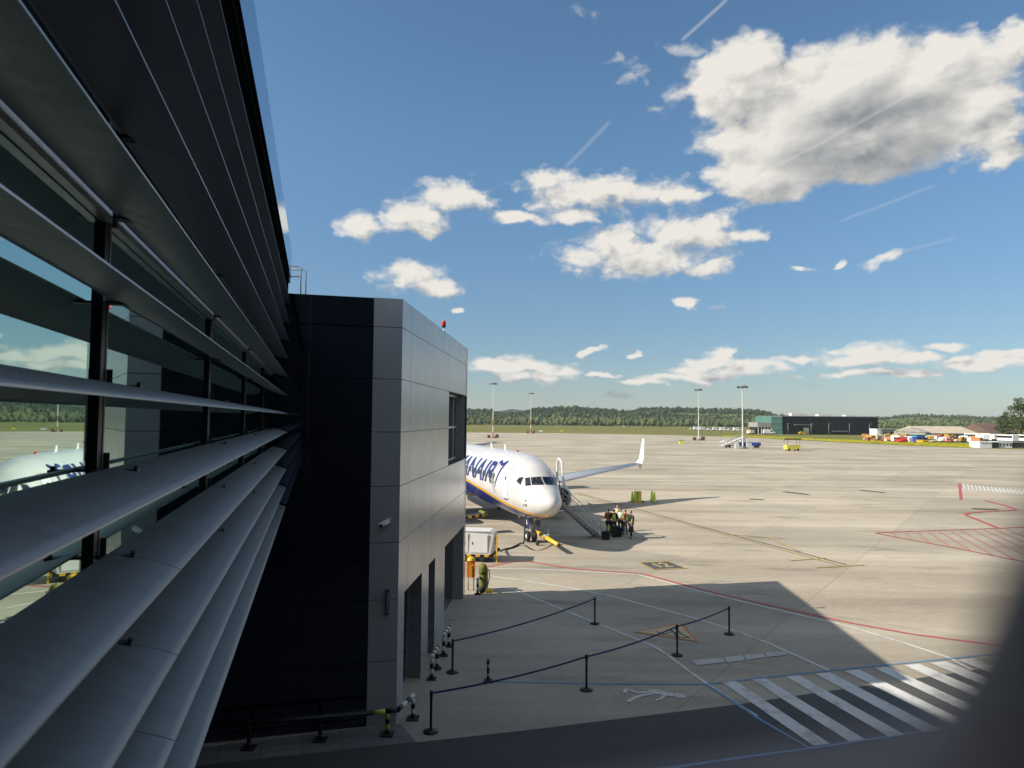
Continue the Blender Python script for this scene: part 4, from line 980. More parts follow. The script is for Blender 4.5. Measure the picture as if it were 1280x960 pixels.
# ================================================================== PEOPLE
def skin_mesh(name, chains, mt, parent, sub=1):
    """chains: list of (list of (point, radius), links) joined into one mesh grown by the Skin modifier"""
    vs, es, rs, roots = [], [], [], []
    for pts, ed in chains:
        o = len(vs); roots.append(o)
        vs += [p for p, _ in pts]; rs += [r for _, r in pts]; es += [(o + a, o + b) for a, b in ed]
    me = bpy.data.meshes.new(name); me.from_pydata([tuple(v) for v in vs], es, []); me.materials.append(mt)
    o = bpy.data.objects.new(name, me); COL.objects.link(o); o.parent = parent
    md = o.modifiers.new('skin', 'SKIN'); md.use_smooth_shade = True
    sk = me.skin_vertices[0].data
    for i, r in enumerate(rs):
        rr = r if isinstance(r, (tuple, list)) else (r, r); sk[i].radius = rr
        sk[i].use_root = i in roots
    sb = o.modifiers.new('sub', 'SUBSURF'); sb.levels = sub; sb.render_levels = sub
    return o
V = Vector
def person(label, loc, facing, c_top, c_leg, vest=None, hair=True, arms=(0, 0), stride=.12, lean=0.0, hgt=1.75, arm_pose=None, collar=None, legband=None):
    k = hgt / 1.75; t = thing('person', label, 'person', loc, facing, 'people waiting by the airstairs')
    def j(x, y, z): return V((x * k + lean * max(0, z - .9), y * k, z * k))
    hip = .105
    LA = [j(.0, .19, 1.42), j(-.02, .25, 1.14), j(.1, .22, .92), j(.14, .21, .83)]
    RA = [j(.0, -.19, 1.42), j(-.02, -.25, 1.14), j(.1, -.22, .92), j(.14, -.21, .83)]
    if arm_pose == 'front':
        LA[2:] = [j(.24, .14, 1.1), j(.32, .1, 1.12)]; RA[2:] = [j(.24, -.14, 1.08), j(.32, -.1, 1.1)]
    if arm_pose == 'right': RA[2:] = [j(.26, -.2, 1.2), j(.34, -.18, 1.26)]
    ll = [j(0, hip, .92), j(stride * .6, hip + .01, .5), j(stride * .5 - .02, hip + .02, .09), j(stride * .5 + .14, hip + .03, .035)]
    rl = [j(0, -hip, .92), j(-stride * .4, -hip - .01, .5), j(-stride * .9, -hip - .02, .09), j(-stride * .9 + .16, -hip - .03, .035)]
    pel = j(0, 0, .96); wa = j(0, 0, 1.12); ch = j(0, 0, 1.32); nb = j(0, 0, 1.47); ne = j(.01, 0, 1.53); he = j(.03, 0, 1.62); cr = j(.01, 0, 1.71); nose = j(.125, 0, 1.615)
    pts = [(pel, (.13, .11)), (wa, (.125, .1)), (ch, (.15, .11)), (nb, (.075, .075)), (ne, .05), (he, (.082, .1)), (cr, (.07, .08)), (nose, .013)]
    ed = [(0, 1), (1, 2), (2, 3), (3, 4), (4, 5), (5, 6), (5, 7)]
    def chain(root, L, R):
        p = root
        for q, r in zip(L, R): pts.append((q, r)); ed.append((p, len(pts) - 1)); p = len(pts) - 1
    chain(2, LA, (.058, .043, .03, .03)); chain(2, RA, (.058, .043, .03, .03)); chain(0, ll, (.09, .06, .042, .035)); chain(0, rl, (.09, .06, .042, .035))
    chains = [(pts, ed)]
    for A in (LA, RA):
        w_, h_ = A[2], A[3]; d = (h_ - w_).normalized(); sd_ = d.cross(V((0, 1, 0)) if abs(d.y) < .8 else V((1, 0, 0))).normalized()
        for q in range(4):
            b = h_ + sd_ * (.026 - q * .017) * k; chains.append(([(h_ + sd_ * (.015 - q * .01), .008), (b + d * .045 * k, .0085), (b + d * (.085 - .008 * abs(q - 1)) * k + V((0, 0, -.012)), .007)], [(0, 1), (1, 2)]))
        chains.append(([(w_ + d * .03, .009), (w_ + d * .05 + sd_ * .045 * k, .009), (w_ + d * .085 + sd_ * .05 * k, .007)], [(0, 1), (1, 2)]))
    skin_mesh('body', chains, M['skin'], t)
    g = .018
    tp = [(pel + ZV * .02, (.15, .125)), (wa, (.148, .122)), (ch, (.172, .132)), (nb, (.1, .095))]; te = [(0, 1), (1, 2), (2, 3)]
    for A in (LA, RA):
        p = 2
        for q, r in zip((A[0], A[1], A[1].lerp(A[2], .9)), (.078, .06, .046)): tp.append((q, r)); te.append((p, len(tp) - 1)); p = len(tp) - 1
    skin_mesh('jacket', [(tp, te)], M[c_top], t)
    lp_ = [(pel - ZV * .02, (.15, .125))]; le = []
    for L in (ll, rl):
        p = 0
        for q, r in zip((L[0] - ZV * .05, L[1], L[1].lerp(L[2], .93)), (.105, .078, .068)): lp_.append((q, r)); le.append((p, len(lp_) - 1)); p = len(lp_) - 1
    skin_mesh('trousers', [(lp_, le)], M[c_leg], t)
    for L in (ll, rl): skin_mesh('shoe', [([(L[2] - ZV * .03 - V((.03, 0, 0)), .045), (L[2] - ZV * .035 + V((.06, 0, 0)), .045), (L[3] + ZV * .005, .035)], [(0, 1), (1, 2)])], M['dark_cloth'], t)
    if vest: skin_mesh('hi_vis_vest', [([(pel + ZV * .04, (.178, .15)), (wa, (.176, .15)), (ch, (.2, .16)), (nb - ZV * .02, (.13, .125))], [(0, 1), (1, 2), (2, 3)])], M[vest], t)
    if legband:
        for L in (ll, rl): skin_mesh('reflective_leg', [([(L[0].lerp(L[1], .35), .098), (L[1], .085), (L[1].lerp(L[2], .5), .078)], [(0, 1), (1, 2)])], M[legband], t)
    if hair: skin_mesh('hair', [([(j(-.035, 0, 1.58), (.075, .07)), (j(-.02, 0, 1.66), (.09, .095)), (j(0, 0, 1.715), (.075, .085))], [(0, 1), (1, 2)])], M['hair'], t)
    return t
pp = [
    person('person in rust red jacket and lime work trousers next to the black trolley case', at(760.5, 669), RAD(60), 'rust_cloth', 'dark_cloth', None, True, stride=.1, lean=.06, legband='lime', arm_pose='front'),
    person('person in lime hi-vis vest seen from behind, beside the rust red jacket', at(767, 670), RAD(95), 'dark_cloth', 'dark_cloth', 'lime', True, arm_pose='front'),
    person('tall person in yellow hi-vis vest facing us behind the group', at(771.5, 664), RAD(-80), 'white_cloth', 'dark_cloth', 'hiyellow', True, hgt=1.82, arm_pose='front'),
    person('person in white shirt and dark trousers in the middle of the group', at(775.8, 667.5), RAD(-110), 'white_cloth', 'dark_cloth', None, True, hgt=1.68),
    person('person with dark red sleeves under a lime vest and in grey trousers', at(781.5, 668.5), RAD(150), 'red_cloth', 'grey_cloth', 'lime', True, hgt=1.66, arm_pose='front'),
    person('person in dark suit and open lime vest holding a black bag, rightmost', at(788.6, 673), RAD(-150), 'dark_cloth', 'dark_cloth', None, True, hgt=1.78, stride=.16)]
# narrow vest panel on the dark suit
pv = pp[-1]
skin_mesh('open_vest', [([(V((.0, .1, 1.0)), (.075, .085)), (V((.0, .1, 1.15)), (.075, .09)), (V((.0, .1, 1.36)), (.08, .1))], [(0, 1), (1, 2)])], M['lime'], pv)
def bag(label, loc, w, d, h, mt, rz=0.0, handle=True, cat='suitcase', z0=0.0):
    t = thing(cat.replace(' ', '_'), label, cat, Vector(loc) + ZV * z0, rz)
    b_ = MB().box((0, 0, h / 2 + .03), (w, d, h)).build('case', mt, t); bv = b_.modifiers.new('b', 'BEVEL'); bv.width = .03; bv.segments = 2
    if handle:
        hh = h + .03; q = MB().tube([(-w * .25, 0, hh), (-w * .25, 0, hh + .06), (w * .25, 0, hh + .06), (w * .25, 0, hh)], .012, 6); q.build('handle', M['midgrey'], t)
    if z0 == 0:
        for s_ in (-1, 1): MB().tube([(s_ * w * .4, -.02, .03), (s_ * w * .4, .02, .03)], .03, 10).build('wheel', M['rubber'], t)
    return t
bag('black trolley case standing left of the group by the airstairs', at(757, 674.5), .5, .36, .48, M['dark_cloth'], RAD(-15))
bag('large black suitcase standing between the legs of the waiting group', at(769.5, 671.5), .46, .3, .68, M['dark_cloth'], RAD(12))
bag('smaller black suitcase beside the large one in the waiting group', at(773.7, 671), .36, .26, .55, M['dark_cloth'], RAD(-8))
hb_ = pp[-1].location + Matrix.Rotation(RAD(-150), 3, 'Z') @ V((.16, .22, 0))
bag('black shoulder bag held at the side of the dark-suited person', hb_, .3, .16, .32, M['dark_cloth'], RAD(20), True, 'hand bag', .42)

# ================================================================== FAR APRON: masts and vehicles
def tapered(h, base, px):
    pass
mastspec = [(616.2, 547.5, 478.5, 'floodlight mast with red foot, leftmost beyond the airliner'), (663.5, 541.8, 491.0, 'floodlight mast standing furthest back near the grass, second from the left'), (873.3, 550.5, 486.0, 'floodlight mast with dark cabinets at its foot, left of the blue tractor'), (928.5, 560.5, 482.0, 'tallest white floodlight mast, with the blue tractor and stairs at its foot')]
mastY = []
for (x, yb, yt, lab) in mastspec:
    b = at(x, yb); tz = far(x, yt, b.y).z
    t = thing('floodlight_mast', lab, 'light mast', b, 0, 'floodlight masts on the far apron'); mastY.append(b)
    h = tz; q = MB(); nb_ = 9; r0, r1 = .24, .1
    for i in range(nb_):
        z0, z1 = h * i / nb_, h * (i + 1) / nb_; q.cur = (i % 2) if (i < 4 and x < 700) else 1
        q.tube([(0, 0, z0), (0, 0, z1)], 1, 12, cap=False, rs=[r0 + (r1 - r0) * z0 / h, r0 + (r1 - r0) * z1 / h])
    q.build('pole', [M['mast_red'], M['offwhite']], t)
    MB().lathe([(.9, h - .4), (1.05, h - .3), (1.05, h - .1), (.9, h)], n=20).build('head_ring', M['midgrey'], t)
    for k in range(6):
        a = k * math.pi / 3; MB().box((1.25 * math.cos(a), 1.25 * math.sin(a), h - .5), (.4, .45, .35), a).build('floodlight', M['darkgrey'], t)
    for a in (0, 1): MB().box((0, 0, h - .25), (3.2, .14, .14), a * math.pi / 2).build('crossbar', M['midgrey'], t)
    MB().lathe([(0, 0), (1.1, 0), (1.0, .5), (.5, .6)], n=16).build('footing', M['mast_red' if x < 700 else 'midgrey'], t)
    c = thing('electrical_cabinet', 'pair of small cabinets at the foot of the ' + ('leftmost mast' if x < 640 else 'mast near the grass' if x < 700 else 'third mast from the left' if x < 900 else 'tall mast by the blue tractor'), 'cabinet', b + Vector((1.6, -.2, 0)))
    MB().box((0, 0, .75), (1.3, .9, 1.5)).build('housing', M['brown' if x < 900 else 'offwhite'], c); MB().box((-3.2, .2, .6), (1.1, .9, 1.2)).build('housing', M['brown' if x < 900 else 'offwhite'], c)
def wheel_set(t, xs, yy, r, mt='rubber'):
    for x_ in xs:
        for y_ in (-yy, yy): MB().lathe([(0, -.12), (r * .8, -.12), (r, -.06), (r, .06), (r * .8, .12), (0, .12)], (x_, y_, r), 'Y', 14).build('wheel', M[mt], t)
def vehicle(kind, label, loc, rz, col, group=None, col2='white', s=1.0):
    t = thing({'van': 'parked_van', 'car': 'parked_car', 'truck': 'parked_truck', 'digger': 'excavator', 'tractor': 'tow_tractor', 'bus': 'apron_bus'}[kind], label, {'tractor': 'tractor', 'digger': 'digger'}.get(kind, kind), loc, rz, group)
    t.scale = (s, s, s)
    if kind == 'car':
        MB().prism([(-2.1, -.85, .35), (2.1, -.85, .35), (2.15, -.85, .75), (1.2, -.85, .95), (.5, -.85, 1.42), (-1.2, -.85, 1.45), (-1.9, -.85, .98), (-2.15, -.85, .9)], (0, 1.7, 0)).build('body', M[col], t)
        for y_ in (-.86, .86): MB().prism([(1.0, y_, .98), (.45, y_, 1.36), (-1.15, y_, 1.38), (-1.6, y_, 1.0)], (0, .012 * (1 if y_ > 0 else -1), 0)).build('side_window', M['black_glass'], t)
        wheel_set(t, (-1.3, 1.3), .78, .32)
    elif kind == 'van':
        MB().prism([(-2.6, -.95, .4), (2.6, -.95, .4), (2.65, -.95, 1.0), (2.0, -.95, 1.2), (1.4, -.95, 2.2), (-2.6, -.95, 2.3)], (0, 1.9, 0)).build('body', M[col], t)
        for y_ in (-.96, .96): MB().prism([(1.75, y_, 1.25), (1.3, y_, 1.95), (.5, y_, 1.98), (.5, y_, 1.25)], (0, .012 * (1 if y_ > 0 else -1), 0)).build('side_window', M['black_glass'], t)
        wheel_set(t, (-1.7, 1.7), .85, .36)
    elif kind == 'bus':
        MB().prism([(-4.5, -1.3, .4), (4.5, -1.3, .4), (4.6, -1.3, 1.6), (4.4, -1.3, 2.9), (-4.5, -1.3, 2.9)], (0, 2.6, 0)).build('body', M[col], t)
        for y_ in (-1.31, 1.31): MB().box((-.1, y_, 2.0), (8.2, .02, .9)).build('side_window', M['black_glass'], t)
        wheel_set(t, (-2.8, 2.9), 1.15, .48)
    elif kind == 'truck':
        MB().prism([(1.4, -1.15, .5), (3.6, -1.15, .5), (3.65, -1.15, 1.5), (3.3, -1.15, 2.6), (1.4, -1.15, 2.65)], (0, 2.3, 0)).build('cab', M[col2], t)
        MB().box((3.52, 0, 2.0), (.3, 1.9, .7)).build('windscreen', M['black_glass'], t)
        MB().box((-1.2, 0, 1.85), (5.0, 2.4, 1.9)).build('load_box', M[col], t)
        MB().box((0, 0, .72), (7.0, 1.0, .3)).build('chassis', M['black'], t); wheel_set(t, (-2.6, -1.4, 2.5), 1.0, .48)
    elif kind == 'digger':
        MB().box((0, 0, 1.3), (2.6, 2.2, .9)).build('engine_deck', M[col], t); MB().prism([(.3, -.2, 1.7), (1.4, -.2, 1.7), (1.3, -.2, 2.9), (.4, -.2, 2.95)], (0, 1.1, 0)).build('cab', M['black_glass'], t)
        MB().tube([(1.2, -.5, 1.6), (2.6, -.5, 3.4), (4.4, -.5, 2.2)], .2, 8).build('boom', M[col], t); MB().prism([(4.2, -1.0, 2.3), (4.8, -1.0, 1.6), (4.2, -1.0, 1.2), (3.9, -1.0, 1.7)], (0, 1.0, 0)).build('bucket', M['darkgrey'], t)
        wheel_set(t, (-1.2, 1.2), .95, .6)
    else:
        MB().box((0, 0, .75), (4.2, 1.8, .7)).build('body', M[col], t); MB().prism([(.6, -.8, 1.1), (1.9, -.8, 1.1), (1.7, -.8, 1.9), (.7, -.8, 1.95)], (0, 1.6, 0)).build('cab', M[col2], t)
        wheel_set(t, (-1.4, 1.4), .85, .42)
    return t
vehicle('tractor', 'blue tow tractor with white cab at the foot of the tall mast', at(937, 559.5), RAD(175), 'blue', None, 'white', 1.35)
# mobile stairs beside it
ms = thing('mobile_stairs', 'folded pale mobile passenger stairs left of the tall mast', 'stairs', at(917, 559.5), RAD(15))
MB().prism([(-4, -.7, .5), (3, -.7, 3.0), (4, -.7, 3.0), (4, -.7, 2.7), (3.1, -.7, 2.7), (-3.6, -.7, .4)], (0, 1.4, 0)).build('flight', M['offwhite'], ms)
q = MB()
for y_ in (-.72, .72):
    q.tube([(-4, y_, 1.5), (3, y_, 4.0), (4, y_, 4.0)], .06, 6)
    for k in range(6): q.tube([(-3.8 + k * 1.4, y_, .55 + k * .5), (-3.8 + k * 1.4, y_, 1.55 + k * .5)], .05, 6)
q.build('handrail', M['alu'], ms); MB().box((0, 0, .6), (5, 1.5, .35)).build('chassis', M['tan'], ms); wheel_set(ms, (-1.8, 1.8), .75, .4)
MB().tube([(1.5, 0, .7), (3.2, 0, 2.7)], .12, 8).build('support_strut', M['midgrey'], ms)
yt_ = thing('baggage_cart', 'yellow canopied baggage cart alone on the far apron', 'cart', at(990, 563.5), RAD(8))
MB().box((0, 0, .9), (3.6, 1.7, 1.1)).build('load_bed', M['hiyellow'], yt_); MB().box((-.3, 0, 3.0), (4.6, 2.0, .45)).build('canopy', M['olive'], yt_)
for x_ in (-1.7, 1.7):
    for y_ in (-.8, .8): MB().tube([(x_, y_, 1.4), (x_, y_, 2.8)], .05, 6).build('post', M['darkgrey'], yt_)
wheel_set(yt_, (-1.2, 1.2), .75, .35)
for (x, y, lab, col) in ((852, 555, 'small yellow marker box left of the third mast', 'hiyellow'), (676, 539.6, 'small white equipment box on the grass beyond the second mast', 'white'), (702, 539.3, 'small yellow sign box at the edge of the grass', 'hiyellow'), (780, 533.5, 'small white hut far out on the grass', 'white')):
    t = thing('marker_box', lab, 'box', at(x, y)); MB().box((0, 0, .55), (2.4 if col == 'white' else 1.5, .8, 1.1)).build('housing', M[col], t); MB().box((0, 0, 1.14), (2.0, .9, .08)).build('lid', M['darkgrey'], t)

# ================================================================== FAR BUILDINGS
def Xat(x, Y): return far(x, 523, Y).x
def zat(x, y, Y): return far(x, y, Y).z
YB = at(1040, 543.5).y
x0, x1 = Xat(978, YB), Xat(1097, YB); zt = zat(1040, 521.3, YB)
hall = thing('glass_hall', 'long dark glass hall with a pale green end across the apron', 'building', ((x0 + x1) / 2, YB, 0)); ox = hall.location.x
MB().box((0, 20, zt / 2), (x1 - x0, 40, zt)).build('wall', mat('dark_green_glazing', (.012, .02, .019), .45, 0, .3, .3, spec=.25), hall)
q = MB(); nb_ = 30
for i in range(nb_ + 1): q.box((x0 - ox + (x1 - x0) * i / nb_, -.1, zt / 2 + 1.2), (.22, .2, zt - 2.4))
q.build('fins', M['black'], hall)
MB().box((0, 20, zt + .25), (x1 - x0 + 1, 41, .5)).build('roof', M['midgrey'], hall)
for (xa, w, h) in ((988, 14, 1.6), (1004, 9, 1.3), (1020, 18, 1.2), (1058, 12, .9)): MB().box((Xat(xa, YB) - ox + w / 2, 10, zt + .5 + h / 2), (w * .45, 5, h)).build('roof_plant', M['offwhite'], hall)
MB().box((Xat(1003, YB) - ox, -1.5, zat(1003, 531, YB)), (10, 3, .4)).build('canopy', M['midgrey'], hall); MB().box((Xat(1007, YB) - ox, -.4, 2), (3, .8, 4)).build('entrance', M['offwhite'], hall)
MB().box((Xat(1050, YB) - ox, -.3, 2.1), (9, .5, .5)).build('sign_band', M['midgrey'], hall)
xg = Xat(964.5, YB); q = MB().box(((xg + x0) / 2 - ox, 14, zt / 2 + .05), (x0 - xg, 28, zt)).build('green_end', mat('green_glass', (.12, .26, .22), .2, .2, .1, .4), hall)
q2 = MB()
for i in range(4): q2.box(((xg + x0) / 2 - ox, -.05, zt * (i + .05) / 3.2), (x0 - xg + .2, .2, .25))
q2.build('glazing_bar', M['alu'], q)
an_ = thing('annex_building', 'low grey annexe on posts left of the glass hall', 'building', (Xat(956, YB), YB, 0))
wa_ = Xat(965, YB) - Xat(947, YB); z0_, z1_ = zat(956, 534, YB), zat(956, 528, YB)
MB().box((0, 8, (z0_ + z1_) / 2), (wa_, 16, z1_ - z0_)).build('upper_storey', M['stone'], an_); MB().box((0, 10, z0_ / 2), (wa_ - 1, 10, z0_)).build('ground_floor', M['soffit'], an_)
for k in range(5): MB().box((-wa_ / 2 + .5 + k * (wa_ - 1) / 4, .4, z0_ / 2), (.4, .4, z0_)).build('column', M['offwhite'], an_)
for x in (985, 1014, 1036, 1062, 1087):
    t = thing('car_park_lamp', 'thin grey lamp post in front of the dark glass hall', 'lamp post', at(x, 544.5), 0, 'lamp posts before the glass hall')
    MB().tube([(0, 0, 0), (0, 0, 6.5)], .14, 8).build('post', M['midgrey'], t); MB().box((.5, 0, 6.5), (1.6, .4, .18)).build('lamp_head', M['midgrey'], t)
for x, y, kd, col in ((961, 542.8, 'van', 'white'), (967, 542.2, 'car', 'white'), (976, 542, 'van', 'white'), (984, 542.6, 'car', 'white'), (991, 542.4, 'van', 'white'), (999, 542.3, 'car', 'white'), (1004, 543.2, 'car', 'yellow')):
    vehicle(kd, ('white ' if col == 'white' else 'yellow ') + kd + ' parked in the row before the glass hall', at(x, y), RAD(random.choice((0, 180))), col, 'vehicles parked before the glass hall', s=1.25)
vehicle('truck', 'brown and white truck left of the parked cars by the annexe', at(938, 543.0), RAD(90), 'tan', None, 'white', .9)
for i, x in enumerate((866, 872, 880, 888, 896, 905, 914, 922)):
    vehicle('van' if i % 3 else 'car', 'pale vehicle parked along the far road under the wood', at(x, 537.6 + .2 * i), 0, 'white' if i % 2 else 'offwhite', 'vehicles along the far road', s=1.2)
# yard of vehicles at the right
yard = [(1083, 547.5), (1222, 553)]
cols = ['yard_yellow', 'yard_orange', 'yard_yellow', 'white', 'yard_orange', 'offwhite', 'yard_yellow', 'yard_rust', 'tan', 'midgrey']
M['yard_yellow'] = mat('dusty_yellow', (.5, .3, .04), .6, 0, .2); M['yard_orange'] = mat('dusty_orange', (.48, .19, .06), .6, 0, .2); M['yard_rust'] = mat('dusty_red', (.33, .08, .05), .6, 0, .2)
cn2 = dict(yard_yellow='yellow', yard_orange='orange', white='white', offwhite='pale grey', yard_rust='dull red', tan='tan', midgrey='grey')
cnt = 0
for row, (ya, yb_) in enumerate(((547.4, 548.2), (549.6, 550.6), (551.5, 553.2))):
    for i in range(27 if row else 22):
        x = 1080 + i * (5.3 if row else 4.9) + random.uniform(-1.4, 1.4) + row * 3; y = ya + (yb_ - ya) * i / 26 + random.uniform(-.35, .35)
        if 1140 < x < 1160: continue
        if x > 1222: continue
        col = random.choice(cols); kd = random.choice(['truck', 'van', 'digger', 'truck', 'car']) if col in ('yard_yellow', 'yard_orange') else random.choice(['van', 'car', 'truck'])
        rowname = ('back', 'middle', 'front')[row]
        t = vehicle(kd, cn2[col] + ' ' + dict(truck='truck', van='van', digger='digger', car='car')[kd] + ' in the ' + rowname + ' row of the crowded equipment yard', at(x, y), RAD(random.choice((90, -90, 78, 100, -80, 110, 40))), col, 'vehicles in the equipment yard', random.choice(['white', col, 'yard_yellow']), s=.7)
vehicle('car', 'bright red car at the front of the equipment yard', at(1126, 553.4), RAD(90), 'red', None, s=1.3)
def shed(name, label, x0, x1, yb, yt, mt, roof, depth=14, pitch=.0, windows=0, dark_gap=False):
    Y = at((x0 + x1) / 2, yb).y; xa, xb = Xat(x0, Y), Xat(x1, Y); z = zat((x0 + x1) / 2, yt, Y)
    t = thing(name, label, 'building', ((xa + xb) / 2, Y, 0)); w = xb - xa
    MB().box((0, depth / 2, z / 2), (w, depth, z)).build('wall', M[mt], t)
    if pitch: MB().prism([(-w / 2 - .3, -.4, z + .01), (-w / 2 - .3, depth / 2, z + pitch), (-w / 2 - .3, depth + .4, z + .01)], (w + .6, 0, 0)).build('roof', M[roof], t)
    else: MB().box((0, depth / 2, z + .13), (w + .4, depth + .4, .25)).build('roof', M[roof], t)
    for k in range(windows):
        wdw = MB().box((-w / 2 + (k + .5) * w / windows, -.03, z * .55), (w / windows * .45, .06, z * .38)).build('window', M['black_glass'], t)
    return t
shed('storage_shed', 'long low shed with pale tan roof behind the equipment yard', 1158, 1224, 547.6, 541.8, 'stone', 'tan', 30, 3.4, 6)
shed('storage_shed', 'grey gabled shed at the left end of the tan roofed shed', 1156, 1163, 547.9, 540.5, 'stone', 'stone', 26, 2.2)
shed('brown_house', 'brown roofed house with cream wall right of the long shed', 1237, 1258, 548.5, 541.2, 'offwhite', 'brown', 24, 4.6, 3)
shed('barn', 'barn with wide brown roof behind the cabins', 1225, 1239, 546.5, 541.0, 'brown', 'brown', 26, 3.0)
shed('barn', 'dark brown gabled barn beside the big tree', 1257, 1272, 548, 541.0, 'brown', 'brown', 24, 4.8)
shed('container', 'small teal container behind the blue one in the yard', 1146, 1156, 548.8, 544.2, 'teal', 'teal', 6)
shed('container', 'bright blue container in the equipment yard', 1145, 1155, 552.5, 547.2, 'blue', 'blue', 5)
shed('container', 'dark blue container right of the bright blue one', 1155.5, 1159, 552.5, 547.5, 'navy', 'navy', 5)
shed('container', 'white tank container left of the blue container', 1139.5, 1144, 552.2, 546.5, 'white', 'white', 5)
shed('container', 'yellow skip right of the blue containers', 1153, 1160, 554.0, 551.0, 'yellow', 'yellow', 4)
shed('site_cabin', 'white site cabin at the left of the cabin row', 1224, 1239, 560.0, 553.0, 'white', 'white', 5)
shed('site_cabin', 'dark grey site cabin between the two white ones', 1239.3, 1247.6, 559.8, 553.6, 'darkgrey', 'midgrey', 5, 0, 2)
shed('site_cabin', 'white site cabin with a row of four windows', 1248, 1264, 559.8, 553.2, 'white', 'white', 5, 0, 4)
shed('site_cabin', 'dark grey site cabin with windows at the right end of the cabin row', 1264.3, 1290, 559.8, 553.6, 'darkgrey', 'midgrey', 5, 0, 4)
for i, (x, y, col) in enumerate(((1218, 550.0, 'white'), (1228, 551.5, 'white'), (1240, 551, 'white'), (1250, 551.5, 'offwhite'), (1259, 552, 'white'), (1270, 551.5, 'white'), (1278, 552, 'white'))):
    vehicle('bus' if i % 2 == 0 else 'truck', ['white bus left of the cabin row', 'white truck above the left cabin', 'white bus behind the dark cabin', 'pale truck behind the windowed cabin', 'white bus behind the windowed cabin', 'white truck near the big tree', 'white bus at the right end behind the cabins'][i], at(x, y), RAD(random.choice((80, 95, 10))), col, None)
shed('container', 'white stacked office unit right of the glass hall', 1096, 1101, 545.0, 536.5, 'white', 'white', 8)
shed('container', 'grey loading shelter right of the glass hall', 1101.5, 1119, 545.2, 537.2, 'midgrey', 'midgrey', 10, 0, 2)

# ================================================================== HILLS AND WOODS
RIDGE = [(-600, 512), (0, 511), (420, 512), (560, 509), (590, 510), (612, 511), (632, 515), (650, 514), (672, 509), (700, 507), (720, 507), (745, 509), (770, 511), (788, 512.5), (806, 508.5), (850, 508.5), (900, 510), (940, 510.5), (960, 512), (975, 516), (1000, 519.5), (1100, 519), (1150, 515.5), (1190, 517), (1260, 519.5), (1330, 516), (1800, 514)]
def ridge_y(px):
    for i in range(len(RIDGE) - 1):
        if px <= RIDGE[i + 1][0]:
            a, b = RIDGE[i], RIDGE[i + 1]; t = max(0, (px - a[0]) / (b[0] - a[0])); t = t * t * (3 - 2 * t); return a[1] + (b[1] - a[1]) * t
    return RIDGE[-1][1]
HC = 1450.0; H0 = 830.0; TREE = 9.0
def px_of(X, Y): return 640 + X / Y * F
hcache = {}
def hill(X, Y):
    p = px_of(X, Y); ky = int(p / 4)
    if ky not in hcache: hcache[ky] = far(ky * 4 + 2, ridge_y(ky * 4 + 2), HC).z - TREE
    zc = hcache[ky] + 0
    if ky + 1 not in hcache: hcache[ky + 1] = far(ky * 4 + 6, ridge_y(ky * 4 + 6), HC).z - TREE
    fr = p / 4 - ky; zc = zc * (1 - fr) + hcache[ky + 1] * fr
    t = (Y - H0) / (HC - H0)
    if t <= 0: return -.2
    if t < 1: return max(zc, 2) * (t * t * (3 - 2 * t)) ** .85 + .05
    return max(zc, 2) * max(0, 1 - (t - 1) * .8)
mb = MB(); ncol, nrow = 130, 22; ys = [H0 - 2 + (HC * 1.6 - H0) * (j / nrow) for j in range(nrow + 1)]
for j in range(nrow + 1):
    for i in range(ncol + 1):
        px = -520 + i * (2300 / ncol); X = (px - 640) / F * ys[j]; mb.v.append((X, ys[j], hill(X, ys[j]) + 0.02))
for j in range(nrow):
    for i in range(ncol): k = j * (ncol + 1) + i; mb.f.append([k, k + 1, k + ncol + 2, k + ncol + 1]); mb.mi.append(0); mb.sm.append(True)
tag(mb.build('hills', M['hill']), None, None, None, 'structure')
# far pale ridge
mb = MB()
for i in range(41):
    X = -1200 + i * 60; z = 26 + 9 * math.sin(i * .7) + 6 * math.sin(i * 1.9 + 1); mb.v += [(X, 3300, z + 14), (X, 3200, -2), (X, 3600, -2)]
for i in range(40): a = i * 3; mb.f += [[a + 1, a + 4, a + 3, a], [a, a + 3, a + 5, a + 2]]; mb.mi += [0, 0]; mb.sm += [True, True]
tag(mb.build('far_hills', M['wood']), None, None, None, 'structure')

